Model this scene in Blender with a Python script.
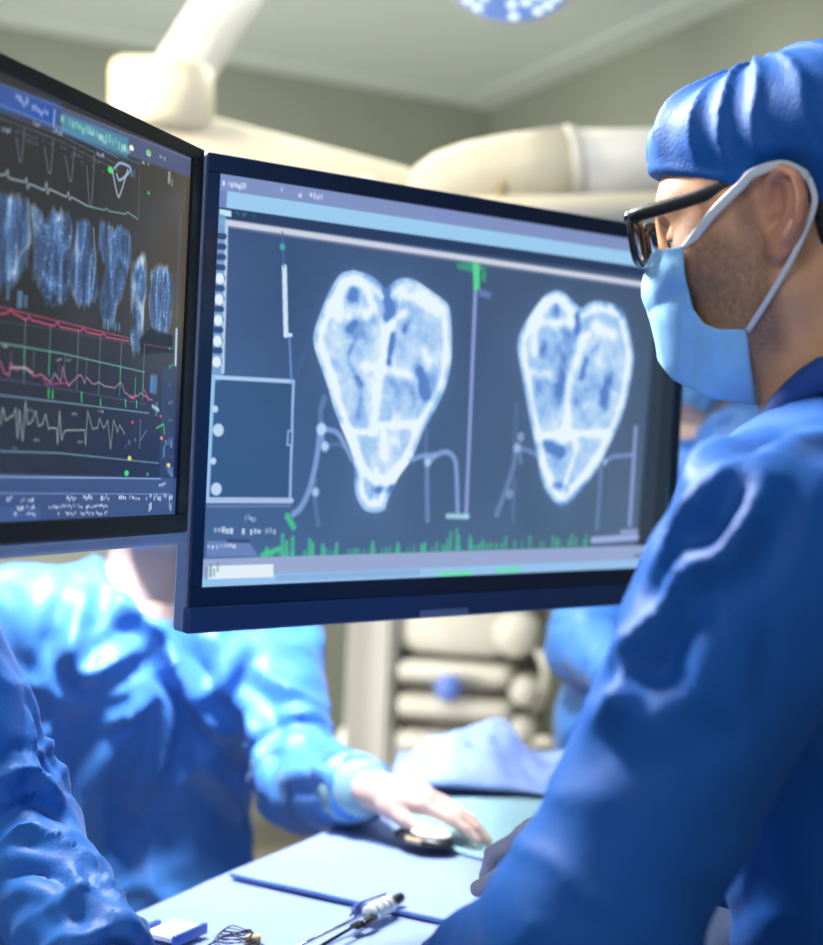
import bpy, bmesh, math, random
import numpy as np
from mathutils import Vector, Matrix
from mathutils.bvhtree import BVHTree
for o in list(bpy.data.objects): bpy.data.objects.remove(o)
C = bpy.context.scene
COL = C.collection
rng = np.random.RandomState(7); random.seed(7)

# ------------------------------------------------------------------ camera
F = 1600.0; ROLL = .042; PITCH = -.0196
CAM = np.array([0, 0, 1.45])
_c, _s = math.cos(PITCH), math.sin(PITCH)
FW = np.array([0, _c, _s]); _U0 = np.array([0, -_s, _c]); _R0 = np.array([1., 0, 0])
RT = math.cos(ROLL)*_R0 + math.sin(ROLL)*_U0
UP = -math.sin(ROLL)*_R0 + math.cos(ROLL)*_U0
cd = bpy.data.cameras.new('camera'); cam = bpy.data.objects.new('camera', cd); COL.objects.link(cam)
cd.sensor_fit = 'HORIZONTAL'; cd.sensor_width = 36; cd.lens = 36*F/823
cam.matrix_world = Matrix(((RT[0], UP[0], -FW[0], 0), (RT[1], UP[1], -FW[1], 0), (RT[2], UP[2], -FW[2], 1.45), (0, 0, 0, 1)))
cd.dof.use_dof = True; cd.dof.focus_distance = 1.42; cd.dof.aperture_fstop = 70e-3/.017
cd.clip_start = .05
C.camera = cam
# ------------------------------------------------------------------ world, lights, exposure
w = bpy.data.worlds.new('world'); C.world = w; w.use_nodes = True
w.node_tree.nodes['Background'].inputs[0].default_value = (.75, .82, .95, 1)
w.node_tree.nodes['Background'].inputs[1].default_value = .6
C.view_settings.view_transform = 'Standard'; C.view_settings.look = 'None'
C.view_settings.exposure = 0; C.view_settings.gamma = 1; C.view_settings.use_curve_mapping = False
def area(name, loc, target, size, power, col=(1, 1, 1), spread=180):
    l = bpy.data.lights.new(name, 'AREA'); l.energy = power; l.color = col; l.shape = 'DISK'; l.size = size
    l.spread = math.radians(spread)
    o = bpy.data.objects.new(name, l); COL.objects.link(o); o.location = loc
    o.rotation_euler = (Vector(target)-Vector(loc)).to_track_quat('-Z', 'Y').to_euler()
    return o
area('operating_light_beam', (-.42, 1.85, 2.64), (-.36, 2.36, 1.1), .3, 25, (.98, .985, 1), 75)
area('ceiling_fill_light', (-.35, 4.1, 2.66), (-.2, 4.6, 0), 1.4, 34, (1, .98, .92))  # unseen fill added to brighten the back walls and equipment
area('ceiling_fill_light', (.15, 2.5, 2.67), (.2, 3.2, 1.6), .7, 12, (1, .96, .88))  # added to lift the imaging arm housing, no panel is known there
area('ceiling_fill_light', (-.5, .2, 2.66), (-.3, 1.8, .9), .9, 12, (.93, .96, 1))  # unseen fill added above the camera for the gowns
area('wall_fill_light', (-1.5, 3.4, .7), (-.2, 5.6, 1.2), .6, 30, (1, .95, .85), 160)  # added low fill that warms and brightens the lower wall, no fixture there
area('boom_fill_light', (-1.3, 2.7, 2.3), (-.5, 3.3, 1.9), .3, 15, (1, .86, .60), 140)  # added warm fill to brighten the boom, not a lamp of the room
area('theatre_light_beam', (-.62, 1.95, 2.5), (.24, 1.12, 1.42), .28, 16, (1, 1, 1), 70)

# ------------------------------------------------------------------ helpers
def nrm(v): v = np.asarray(v, float); return v/np.linalg.norm(v)
def ray(px, py):
    return (px-411.5)/F*RT - (py-472.5)/F*UP + FW
def at(px, py, Y):                       # the point seen at px, py at depth Y
    return CAM + Y*ray(px, py)
def on_z(px, py, z):                     # ... on a horizontal plane
    r = ray(px, py); return CAM + r*((z-CAM[2])/r[2])
def proj(P):
    P = np.asarray(P, float)-CAM; zz = P@FW
    return np.stack([411.5+F*(P@RT)/zz, 472.5-F*(P@UP)/zz], -1)

_L = rng.rand(64, 64, 64).astype(np.float32)
def vnoise(P):
    P = np.asarray(P, np.float32); i = np.floor(P).astype(np.int64); f = P-i; f = f*f*(3-2*f); i &= 63; j = (i+1) & 63
    x0, y0, z0 = i[..., 0], i[..., 1], i[..., 2]; x1, y1, z1 = j[..., 0], j[..., 1], j[..., 2]; fx, fy, fz = f[..., 0], f[..., 1], f[..., 2]
    a = _L[x0, y0, z0]*(1-fx)+_L[x1, y0, z0]*fx; b = _L[x0, y1, z0]*(1-fx)+_L[x1, y1, z0]*fx
    c = _L[x0, y0, z1]*(1-fx)+_L[x1, y0, z1]*fx; d = _L[x0, y1, z1]*(1-fx)+_L[x1, y1, z1]*fx
    return (a*(1-fy)+b*fy)*(1-fz)+(c*(1-fy)+d*fy)*fz
def fbm(P, n=3):
    P = np.asarray(P, float); return sum(vnoise(P*2**k+17.3*k)*.5**k for k in range(n))/(2-.5**(n-1))
def crumple(P, fq, seed, n=6):
    r = np.random.RandomState(int(seed*10)+5); out = 0
    for k in range(n):
        d = r.randn(3); d /= np.linalg.norm(d); x = (P@d)*fq*(.6+.22*k)+.9*vnoise(P*fq*.7+seed*3+11*k)+r.rand(); out = out+np.abs(2*(x-np.floor(x+.5)))/(1+.35*k)
    return out/sum(1/(1+.35*k) for k in range(n))
def ridge(P):
    return 1-np.abs(2*vnoise(P)-1)

# --- materials (all procedural)
def mat(name, col, rough=.5, metal=0., spec=.5, var=.06, scale=12., bump=0., bscale=200., sheen=0., emit=None, coat=0., trans=0., alpha=1.):
    m = bpy.data.materials.new(name); m.use_nodes = True; nt = m.node_tree; N = nt.nodes; L = nt.links
    b = N['Principled BSDF']
    tc = N.new('ShaderNodeTexCoord'); n = N.new('ShaderNodeTexNoise'); n.inputs['Scale'].default_value = scale; n.inputs['Detail'].default_value = 4
    L.new(tc.outputs['Object'], n.inputs['Vector'])
    r = N.new('ShaderNodeValToRGB'); r.color_ramp.elements[0].position = .3; r.color_ramp.elements[1].position = .7
    r.color_ramp.elements[0].color = (*[c*(1-var) for c in col], 1); r.color_ramp.elements[1].color = (*[min(1, c*(1+var)) for c in col], 1)
    L.new(n.outputs['Fac'], r.inputs[0]); L.new(r.outputs[0], b.inputs['Base Color'])
    b.inputs['Roughness'].default_value = rough; b.inputs['Metallic'].default_value = metal
    b.inputs['Specular IOR Level'].default_value = spec
    b.inputs['Sheen Weight'].default_value = sheen; b.inputs['Coat Weight'].default_value = coat
    b.inputs['Transmission Weight'].default_value = trans; b.inputs['Alpha'].default_value = alpha
    if bump:
        n2 = N.new('ShaderNodeTexNoise'); n2.inputs['Scale'].default_value = bscale; n2.inputs['Detail'].default_value = 3
        L.new(tc.outputs['Object'], n2.inputs['Vector'])
        bp = N.new('ShaderNodeBump'); bp.inputs['Strength'].default_value = bump; bp.inputs['Distance'].default_value = .002
        L.new(n2.outputs['Fac'], bp.inputs['Height']); L.new(bp.outputs[0], b.inputs['Normal'])
    if emit:
        b.inputs['Emission Color'].default_value = (*emit[0], 1); b.inputs['Emission Strength'].default_value = emit[1]
    return m
def mix_attr(m, attr, col2, rough=None):
    """blend the base colour to col2 by a point attribute (beard, lips, seams: colours the thing itself has)"""
    nt = m.node_tree; N = nt.nodes; L = nt.links; b = N['Principled BSDF']
    src = b.inputs['Base Color'].links[0].from_socket
    a = N.new('ShaderNodeAttribute'); a.attribute_name = attr
    mx = N.new('ShaderNodeMix'); mx.data_type = 'RGBA'; mx.inputs['B'].default_value = (*col2, 1)
    L.new(a.outputs['Fac'], mx.inputs['Factor']); L.new(src, mx.inputs['A']); L.new(mx.outputs['Result'], b.inputs['Base Color'])
    return m
M = {}
M['wall'] = mat('wall_paint', (.255, .28, .235), .8, var=.03, scale=3)
M['ceiling'] = mat('ceiling_paint', (.64, .72, .72), .85, var=.02, scale=3)
M['trim'] = mat('cornice_paint', (.66, .74, .73), .7, var=.02)
M['floor'] = mat('vinyl_floor', (.42, .38, .30), .35, var=.1, scale=6)
M['gown_royal'] = mat('royal_blue_gown_cloth', (.001, .085, .36), .6, spec=.28, var=.1, scale=9, bump=.25, bscale=420, sheen=.02)
M['cap_royal'] = mat('royal_blue_cap_cloth', (.001, .09, .37), .6, spec=.28, var=.12, scale=22, bump=.3, bscale=380, sheen=.02)
M['gown_blue'] = mat('bright_blue_gown_cloth', (.045, .20, .58), .52, spec=.6, var=.08, scale=7, bump=.2, bscale=300, sheen=.1)
M['gown_mid'] = mat('mid_blue_gown_cloth', (.012, .14, .50), .52, spec=.4, var=.08, scale=9, bump=.2, bscale=400, sheen=.1)
M['collar'] = mat('dark_blue_collar_cloth', (.003, .05, .25), .7, var=.1, bump=.2, bscale=400)
M['mask'] = mat('light_blue_mask_cloth', (.26, .55, .86), .7, spec=.3, var=.05, scale=40, bump=.15, bscale=600, sheen=.1)
M['strap'] = mat('white_ear_loop', (.62, .66, .68), .7, var=.04)
M['skin'] = mat('skin', (.66, .345, .19), .5, spec=.4, var=.1, scale=26, bump=.12, bscale=500)
M['skin'].node_tree.nodes['Principled BSDF'].inputs['Subsurface Weight'].default_value = .12
M['skin'].node_tree.nodes['Principled BSDF'].inputs['Subsurface Radius'].default_value = (.012, .005, .003)
mix_attr(M['skin'], 'flush', (.52, .20, .14)); mix_attr(M['skin'], 'stubble', (.075, .045, .03)); mix_attr(M['skin'], 'brow', (.02, .013, .01))
M['pale_skin'] = mat('pale_skin', (.56, .40, .34), .5, spec=.4, var=.05, scale=20)
M['glove'] = mat('pale_latex_glove', (.50, .47, .54), .45, spec=.5, var=.04, scale=20)
M['hair'] = mat('dark_hair', (.012, .009, .008), .6, var=.4, scale=160, bump=.8, bscale=300)
M['black_plastic'] = mat('black_acetate', (.006, .007, .010), .35, spec=.5, var=.1)
M['lens'] = mat('spectacle_lens', (1, 1, 1), .0, spec=.5, var=0, trans=1.)
M['lens'].node_tree.nodes['Principled BSDF'].inputs['IOR'].default_value = 1.12
M['eye'] = mat('eye', (.75, .72, .70), .15, var=.03, scale=60)
M['iris'] = mat('iris', (.03, .015, .008), .1, var=.2, scale=200)
M['bezel'] = mat('navy_black_bezel', (.010, .024, .065), .3, spec=.4, var=.08, coat=.1)
M['bezel_top'] = mat('black_bezel', (.005, .008, .014), .35, spec=.4, var=.08)
M['chin'] = mat('navy_chin_plastic', (.022, .06, .17), .4, spec=.4, var=.06)
M['side'] = mat('grey_blue_side_plastic', (.22, .28, .42), .4, var=.05)
M['badge'] = mat('pale_badge', (.16, .24, .42), .4)
M['pale_chin'] = mat('silver_chin', (.32, .42, .62), .35, spec=.5, var=.08)
M['cream'] = mat('cream_enamel', (.84, .77, .60), .4, spec=.4, var=.03)
M['cream2'] = mat('pale_grey_enamel', (.72, .72, .70), .4, spec=.4, var=.03)
M['ivory'] = mat('ivory_plastic', (.66, .65, .60), .45, var=.05)
M['grey_plastic'] = mat('grey_plastic', (.20, .20, .18), .5, var=.1)
M['dark'] = mat('dark_recess', (.13, .13, .115), .6, var=.1)
M['steel'] = mat('brushed_steel', (.62, .62, .64), .22, metal=1, var=.08, scale=60)
M['chrome'] = mat('chrome', (.8, .8, .82), .08, metal=1, var=.04)
M['smoke'] = mat('dark_metal', (.05, .05, .055), .2, metal=.8, var=.1)
M['glass'] = mat('syringe_barrel_plastic', (.70, .78, .80), .12, var=.02, trans=.35)
M['brass'] = mat('tan_plastic', (.5, .40, .24), .4)
M['blue_plastic'] = mat('blue_plastic', (.03, .10, .42), .35)
M['knob_blue'] = mat('blue_knob', (.12, .22, .72), .35)
M['drape'] = mat('pale_blue_drape_cloth', (.235, .315, .56), .7, spec=.3, var=.05, scale=5, bump=.25, bscale=240)
M['drape_edge_shadow'] = mat('blue_edge_shadow', (.05, .16, .50), .7)  # colour for the shadow line along the upper sheet's near edge
M['drape2'] = mat('blue_sheet_cloth', (.22, .32, .62), .6, spec=.4, var=.3, scale=9, bump=.2, bscale=200)
M['mat'] = mat('pale_teal_mat', (.24, .42, .47), .6, var=.04)
M['paper'] = mat('white_paper', (.72, .76, .84), .6, var=.03)
M['lamp_glass'] = mat('lamp_glass', (.32, .46, .78), .2, var=.2, scale=80, emit=((.3, .45, .8), .25))
M['white'] = mat('white_plastic', (.8, .8, .8), .3, var=.02)
M['black'] = mat('black_rubber', (.012, .012, .014), .35, var=.1)

# --- mesh building
def link(o, parent=None):
    COL.objects.link(o)
    if parent is not None:
        o.parent = parent; o.matrix_parent_inverse = parent.matrix_world.inverted()
    return o
def mesh_obj(name, V, Q, m, parent=None, smooth=True):
    V = np.ascontiguousarray(V, np.float32); Q = np.ascontiguousarray(Q, np.int32); k = Q.shape[1]
    me = bpy.data.meshes.new(name); me.vertices.add(len(V)); me.vertices.foreach_set('co', V.ravel())
    me.loops.add(Q.size); me.loops.foreach_set('vertex_index', Q.ravel())
    me.polygons.add(len(Q)); me.polygons.foreach_set('loop_start', np.arange(0, Q.size, k, dtype=np.int32))
    me.polygons.foreach_set('loop_total', np.full(len(Q), k, np.int32))
    me.update(calc_edges=True); me.validate()
    if smooth: me.polygons.foreach_set('use_smooth', np.ones(len(me.polygons), bool))
    me.materials.append(m)
    return link(bpy.data.objects.new(name, me), parent)
def attr(o, name, vals):
    a = o.data.attributes.new(name, 'FLOAT', 'POINT'); a.data.foreach_set('value', np.ascontiguousarray(vals, np.float32))
def obj(name, bm, m, parent=None, smooth=True):
    me = bpy.data.meshes.new(name); bmesh.ops.recalc_face_normals(bm, faces=bm.faces)
    for f in bm.faces: f.smooth = smooth
    bm.to_mesh(me); bm.free()
    for mm in (m if isinstance(m, (list, tuple)) else [m]): me.materials.append(mm)
    return link(bpy.data.objects.new(name, me), parent)
def thing(name, loc, label, cat, group=None):
    o = bpy.data.objects.new(name, None); COL.objects.link(o); o.location = Vector(loc); o.empty_display_size = .05
    bpy.context.view_layer.update()
    return tag(o, label, cat, group)
def tag(o, label, cat, group=None):
    o['label'] = label; o['category'] = cat
    if group: o['group'] = group
    return o
def struct(o): o['kind'] = 'structure'; return o
def BM(): return bmesh.new()
def box(bm, c, ax, size, bev=0., seg=2):
    """box centred at c with axes ax (3 rows) and full sizes, edges rounded"""
    c = np.asarray(c, float); ax = np.asarray(ax, float); b2 = bmesh.new(); bmesh.ops.create_cube(b2, size=1)
    for v in b2.verts: v.co = (v.co.x*size[0], v.co.y*size[1], v.co.z*size[2])
    if bev: bmesh.ops.bevel(b2, geom=b2.edges[:], offset=bev, segments=seg, profile=.5, affect='EDGES')
    mp = {}
    for v in b2.verts: mp[v] = bm.verts.new(c + v.co.x*ax[0]+v.co.y*ax[1]+v.co.z*ax[2])
    for f in b2.faces: bm.faces.new([mp[v] for v in f.verts])
    b2.free()
I3 = np.eye(3)
def tube(bm, pts, r, n=10, caps=True, flat=None):
    """swept tube along pts; r number or list; flat=(normal, ratio) squashes the section along normal"""
    pts = [np.asarray(p, float) for p in pts]; R = r if hasattr(r, '__len__') else [r]*len(pts)
    rings = []; ref = None
    for i, p in enumerate(pts):
        t = nrm(pts[min(i+1, len(pts)-1)]-pts[max(i-1, 0)])
        if ref is None:
            ref = np.cross(t, [0, 0, 1.]) if flat is None else np.asarray(flat[0], float)
            if np.linalg.norm(ref) < .1: ref = np.array([1., 0, 0])
        if flat is not None: ref = np.asarray(flat[0], float)
        a = nrm(ref-t*(ref@t)); b = np.cross(t, a); ref = a
        k = 1 if flat is None else flat[1]
        rings.append([bm.verts.new(p+R[i]*(k*math.cos(2*math.pi*j/n)*a+math.sin(2*math.pi*j/n)*b)) for j in range(n)])
    for A, B in zip(rings, rings[1:]):
        for j in range(n): bm.faces.new((A[j], A[(j+1) % n], B[(j+1) % n], B[j]))
    if caps: bm.faces.new(rings[0][::-1]); bm.faces.new(rings[-1])
def lathe(bm, a, b, prof, n=24):
    """profile [(s, r)] with s from 0 at a to 1 at b"""
    a = np.asarray(a, float); b = np.asarray(b, float); t = nrm(b-a); x = np.cross(t, [0, 0, 1.])
    if np.linalg.norm(x) < .1: x = np.cross(t, [1., 0, 0])
    x = nrm(x); y = np.cross(t, x); rings = []
    for s, r in prof:
        p = a+(b-a)*s; r = max(r, 1e-5)
        rings.append([bm.verts.new(p+r*(math.cos(2*math.pi*j/n)*x+math.sin(2*math.pi*j/n)*y)) for j in range(n)])
    for A, B in zip(rings, rings[1:]):
        for j in range(n): bm.faces.new((A[j], A[(j+1) % n], B[(j+1) % n], B[j]))
    bm.faces.new(rings[0][::-1]); bm.faces.new(rings[-1])
def spline(pts, n=8):
    P = [np.asarray(p, float) for p in pts]; P = [2*P[0]-P[1]]+P+[2*P[-1]-P[-2]]; out = []
    for i in range(1, len(P)-2):
        for k in range(n):
            t = k/n; a, b, c, d = P[i-1:i+3]
            out.append(.5*((2*b)+(c-a)*t+(2*a-5*b+4*c-d)*t*t+(3*b-a-3*c+d)*t**3))
    out.append(P[-2]); return out

# --- signed distance modelling
def caps(P, a, b, r1, r2=None):
    r2 = r1 if r2 is None else r2; a = np.asarray(a, np.float32); d = np.asarray(b, np.float32)-a; L2 = max(float(d@d), 1e-9)
    q = P-a; t = np.clip(q@d/L2, 0, 1); q = q-t[..., None]*d
    return np.sqrt(np.einsum('...i,...i', q, q))-(r1+(r2-r1)*t)
def ell(P, c, R, ax=None):
    q = P-np.asarray(c, np.float32)
    if ax is not None: q = q@np.asarray(ax, np.float32).T
    R = np.asarray(R, np.float32); k0 = np.sqrt((((q/R)**2)).sum(-1)); k1 = np.sqrt(((q/(R*R))**2).sum(-1))
    return k0*(k0-1)/np.maximum(k1, 1e-6)
def smin(a, b, k):
    if k <= 0: return np.minimum(a, b)
    h = np.maximum(k-np.abs(a-b), 0)/k; return np.minimum(a, b)-h*h*k*.25
def smax(a, b, k): return -smin(-a, -b, k)
def nets(fn, lo, hi, h):
    """surface of fn = 0 as smooth quads (surface nets)"""
    lo = np.asarray(lo, float); n = np.ceil((np.asarray(hi)-lo)/h).astype(int)+1
    ax = [lo[i]+h*np.arange(n[i]) for i in range(3)]
    D = np.empty(n, np.float32); st = max(1, int(4e5//(n[1]*n[2])))
    for i in range(0, n[0], st):
        P = np.stack(np.meshgrid(ax[0][i:i+st], ax[1], ax[2], indexing='ij'), -1).astype(np.float32); D[i:i+st] = fn(P)
    for a_ in range(3):                     # closed at the box
        s = [slice(None)]*3
        for e in (0, -1): s[a_] = e; D[tuple(s)] = np.maximum(D[tuple(s)], h*.5)
    S = D < 0; c = S[:-1, :-1, :-1]; corn = [(i, j, k) for i in (0, 1) for j in (0, 1) for k in (0, 1)]
    sl = lambda A, q: A[q[0]:n[0]-1+q[0], q[1]:n[1]-1+q[1], q[2]:n[2]-1+q[2]]
    cnt = sum(sl(S, q).astype(np.int8) for q in corn); act = (cnt > 0) & (cnt < 8); ii = np.argwhere(act)
    idx = np.full(act.shape, -1, np.int64); idx[act] = np.arange(len(ii))
    acc = np.zeros((len(ii), 3)); k = np.zeros(len(ii))
    for q in corn:
        for a_ in range(3):
            if q[a_]: continue
            q2 = list(q); q2[a_] = 1
            d0 = D[tuple((ii+q).T)]; d1 = D[tuple((ii+q2).T)]; m = (d0 < 0) != (d1 < 0)
            t = np.where(m, d0/np.where(m, d0-d1, 1), 0); p = np.tile(np.array(q, float), (len(ii), 1)); p[:, a_] += t
            acc += p*m[:, None]; k += m
    V = lo+(ii+acc/k[:, None])*h; Qs = []
    for a_ in range(3):
        b_, c_ = (a_+1) % 3, (a_+2) % 3; s0 = [slice(1, -1)]*3; s1 = [slice(1, -1)]*3
        s0[a_] = slice(0, -1); s1[a_] = slice(1, None)
        A = S[tuple(s0)]; B = S[tuple(s1)]; e = np.argwhere(A != B)
        if not len(e): continue
        fl = A[tuple(e.T)]; e = e+1; e[:, a_] -= 1
        def g(db, dc):
            o = e.copy(); o[:, b_] -= db; o[:, c_] -= dc; return idx[tuple(o.T)]
        q = np.stack([g(0, 0), g(1, 0), g(1, 1), g(0, 1)], 1); q[~fl] = q[~fl][:, ::-1]; Qs.append(q)
    return V, np.concatenate(Qs)
def vnormals(V, Q):
    n = np.cross(V[Q[:, 2]]-V[Q[:, 0]], V[Q[:, 3]]-V[Q[:, 1]]); N = np.zeros_like(V)
    for k in range(4):
        for a_ in range(3): N[:, a_] += np.bincount(Q[:, k], n[:, a_], len(V))
    return N/np.maximum(np.linalg.norm(N, axis=1), 1e-9)[:, None]
def segdist(V, pts):
    """distance to a polyline and the parameter along it"""
    d = np.full(len(V), 9.); s = np.zeros(len(V)); n = len(pts)-1
    for i in range(n):
        a, b = pts[i], pts[i+1]; e = b-a; t = np.clip((V-a)@e/max(e@e, 1e-9), 0, 1)
        q = np.linalg.norm(V-a-t[:, None]*e, axis=1); m = q < d; d[m] = q[m]; s[m] = (i+t[m])/n
    return d, s
def add_folds(V, Q, folds, flip=1):
    """raised creases of cloth: folds = [(points along the crease on the cloth, half width, height)]"""
    N = vnormals(V, Q); disp = np.zeros(len(V))
    for pts, wd, ht in folds:
        d, s = segdist(V, pts); fade = np.clip(np.sin(np.pi*np.clip(s, .04, .96)), 0, 1)**.5
        disp += ht*fade*(np.exp(-d/(.75*wd))-.35*np.exp(-((d-2.1*wd)/(.9*wd))**2))
    return V+N*disp[:, None]
def on_cloth(V, Q, lines):
    """drop crease lines (seen along the photograph's line of sight) onto the cloth"""
    bv = BVHTree.FromPolygons(V.tolist(), Q.tolist()); out = []
    for pts, wd, ht in lines:
        P = []
        for x, y in pts:
            hit = bv.ray_cast(Vector(CAM), Vector(ray(x, y)).normalized())
            if hit[0] is not None: P.append(np.array(hit[0]))
        if len(P) > 1: out.append((spline(P, 4), wd, ht))
    return out
# ------------------------------------------------------------------ room
corner = at(490, 108, 6.0); ZC = corner[2]
pl = on_z(40, 30, ZC); pr = on_z(740, 0, ZC)
dl = nrm((pl-corner)*[1, 1, 0]); dr = nrm((pr-corner)*[1, 1, 0])
def wall(name, a, d, length, nrm_in, m, z0, z1, th):
    bm = BM(); c = a+d*(length/2)-nrm_in*(th/2); c = np.array([c[0], c[1], (z0+z1)/2])
    box(bm, c, (d, nrm_in, (0, 0, 1)), (length, th, z1-z0)); return struct(obj(name, bm, m, smooth=False))
nl = np.array([-dl[1], dl[0], 0]); nl = nl if nl@(CAM-corner) > 0 else -nl
nr = np.array([-dr[1], dr[0], 0]); nr = nr if nr@(CAM-corner) > 0 else -nr
cf = np.array([corner[0], corner[1], 0])
wall('wall_back', cf-dl*.15, dl, 6.2, nl, M['wall'], 0, ZC+.1, .15)
wall('wall_right', cf, dr, 7.2, nr, M['wall'], 0, ZC+.1, .15)
bm = BM(); box(bm, (-.6, 2.6, -.05), I3, (9, 9, .1)); struct(obj('floor', bm, M['floor'], smooth=False))
bm = BM(); box(bm, (-.6, 2.6, ZC+.05), I3, (9, 9, .1)); struct(obj('ceiling', bm, M['ceiling'], smooth=False))
def cornice(name, d, n, length):
    bm = BM(); a = np.array([corner[0], corner[1], 0]); box(bm, a+d*(length/2-.05)+n*.07+np.array([0, 0, ZC-.004-(.001 if name == 'trim_2' else 0)]), (d, n, (0, 0, 1)), (length, .14, .008), .003)
    return struct(obj(name, bm, M['trim'], smooth=False))
cornice('trim_1', dl, nl, 6); cornice('trim_2', dr, nr, 7)
for nm, a, d, n, ln in (('baseboard_back', cf, dl, nl, 6), ('baseboard_right', cf, dr, nr, 7)):
    bm = BM(); box(bm, a+d*ln/2+n*.006+np.array([0, 0, .05]), (d, n, (0, 0, 1)), (ln, .012, .1), .003); struct(obj(nm, bm, M['grey_plastic'], smooth=False))

# ------------------------------------------------------------------ monitors
def s2l(a):
    a = np.clip(a, 0, 1); return np.where(a <= .04045, a/12.92, ((a+.055)/1.055)**2.4)
class Canvas:
    """what the display shows, drawn in the display's own plane"""
    def __init__(s, o, d, u, n, a0, b0, w, h, cell):
        s.o, s.d, s.u, s.n, s.a0, s.b0, s.w, s.h, s.cell = o, d, u, n, a0, b0, w, h, cell
        s.mk = 1.; s.lw = 1.; s.dt = (1., 1.); s.W, s.H = int(w/cell)+1, int(h/cell)+1
        s.A = np.zeros((s.H, s.W, 3)); s.Y, s.X = np.mgrid[0:s.H, 0:s.W].astype(float)
    def p(s, q):
        out = []
        for x, y in q:
            r = ray(x, y); t = ((s.o-CAM)@s.n)/(r@s.n); P = CAM+t*r-s.o
            out.append(((P@s.d-s.a0)/s.cell, (-(P@s.u)-s.b0)/s.cell))
        return np.array(out)
    def blend(s, sl, m, col):
        col = np.asarray(col, float)/255; s.A[sl] = s.A[sl]*(1-m[..., None])+col*m[..., None]
    def win(s, pts, pad):
        x0, y0 = np.floor(pts.min(0)-pad).astype(int); x1, y1 = np.ceil(pts.max(0)+pad).astype(int)+1
        return (slice(max(y0, 0), max(min(y1, s.H), 0)), slice(max(x0, 0), max(min(x1, s.W), 0)))
    def line(s, q, col, w=1., al=1., soft=.8, smooth=False):
        w = w*s.lw
        P = s.p(q)
        if smooth: P = np.array([x[:2] for x in spline([np.array([*v, 0]) for v in P], 6)])
        sl = s.win(P, w+2*soft+1); X, Y = s.X[sl], s.Y[sl]
        if X.size == 0: return
        d = np.full(X.shape, 1e9)
        for a, b in zip(P, P[1:]):
            e = b-a; t = np.clip(((X-a[0])*e[0]+(Y-a[1])*e[1])/max(e@e, 1e-9), 0, 1); d = np.minimum(d, np.hypot(X-a[0]-t*e[0], Y-a[1]-t*e[1]))
        s.blend(sl, al*np.clip((w/2-d)/soft+.5, 0, 1), col)
    def sd(s, P, sl):
        X, Y = s.X[sl], s.Y[sl]; d = np.full(X.shape, 1e9); ins = np.zeros(X.shape, bool)
        for a, b in zip(P, np.roll(P, -1, 0)):
            e = b-a; t = np.clip(((X-a[0])*e[0]+(Y-a[1])*e[1])/max(e@e, 1e-9), 0, 1); d = np.minimum(d, np.hypot(X-a[0]-t*e[0], Y-a[1]-t*e[1]))
            c = ((a[1] > Y) != (b[1] > Y)) & (X < (b[0]-a[0])*(Y-a[1])/(b[1]-a[1]+1e-12)+a[0]); ins ^= c
        return np.where(ins, -d, d)
    def poly(s, q, col, al=1., soft=1.):
        P = s.p(q); sl = s.win(P, soft+1)
        if s.X[sl].size: s.blend(sl, al*np.clip(.5-s.sd(P, sl)/soft, 0, 1), col)
    def dot(s, x, y, r, col, al=1., soft=1.2):
        P = s.p([(x, y)]); sl = s.win(P, r+3)
        if s.X[sl].size: s.blend(sl, al*np.clip((r-np.hypot((s.X[sl]-P[0, 0])/s.dt[0], (s.Y[sl]-P[0, 1])/s.dt[1]))/soft+.5, 0, 1), col)
    def marks(s, a, b, n, ht, col, al=1., fill=.6, seed=1):
        """an unreadable row of tiny screen marks"""
        r = np.random.RandomState(seed); A, B = s.p([a, b]); e = (B-A)/n; k = ht
        for i in range(n):
            if r.rand() > fill: continue
            c = A+e*(i+.5); hw = abs(e[0])*r.uniform(.25, .5); hh = k*s.mk*r.uniform(.3, .55); c = c+[0, k*r.uniform(-.15, .15)]
            sl = s.win(np.array([c-[hw, hh], c+[hw, hh]]), 1); X, Y = s.X[sl], s.Y[sl]
            if X.size: s.blend(sl, al*r.uniform(.5, 1)*np.clip(hw-abs(X-c[0])+.5, 0, 1)*np.clip(hh-abs(Y-c[1])+.5, 0, 1), col)
    def band(s, y0, y1, col, al=1., soft=1.):
        """full-width bar between the display rows through two seen points"""
        a, b = s.p([y0, y1])[:, 1]; m = np.clip((s.Y-a)/soft+.5, 0, 1)*np.clip((b-s.Y)/soft+.5, 0, 1)
        s.blend((slice(None), slice(None)), al*m, col)
    def build(s, name, parent, gain=1.):
        Xg, Yg = np.meshgrid(np.arange(s.W), np.arange(s.H)); a = s.a0+Xg/(s.W-1)*s.w; b = s.b0+Yg/(s.H-1)*s.h
        V = (s.o+a[..., None]*s.d-b[..., None]*s.u+.0005*s.n).reshape(-1, 3); i = (Yg[:-1, :-1]*s.W+Xg[:-1, :-1]).ravel()
        m = mat(name+'_light', (.006, .008, .012), .25, spec=.35, var=0); nt = m.node_tree
        at_ = nt.nodes.new('ShaderNodeAttribute'); at_.attribute_name = 'shown'; B = nt.nodes['Principled BSDF']
        nt.links.new(at_.outputs['Color'], B.inputs['Emission Color']); B.inputs['Emission Strength'].default_value = gain
        o = mesh_obj(name, V, np.stack([i, i+s.W, i+s.W+1, i+1], 1), m, parent)
        at2 = o.data.attributes.new('shown', 'FLOAT_COLOR', 'POINT'); c = np.ones((s.H*s.W, 4), np.float32); c[:, :3] = s2l(s.A).reshape(-1, 3)
        at2.data.foreach_set('color', c.ravel()); return o
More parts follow.
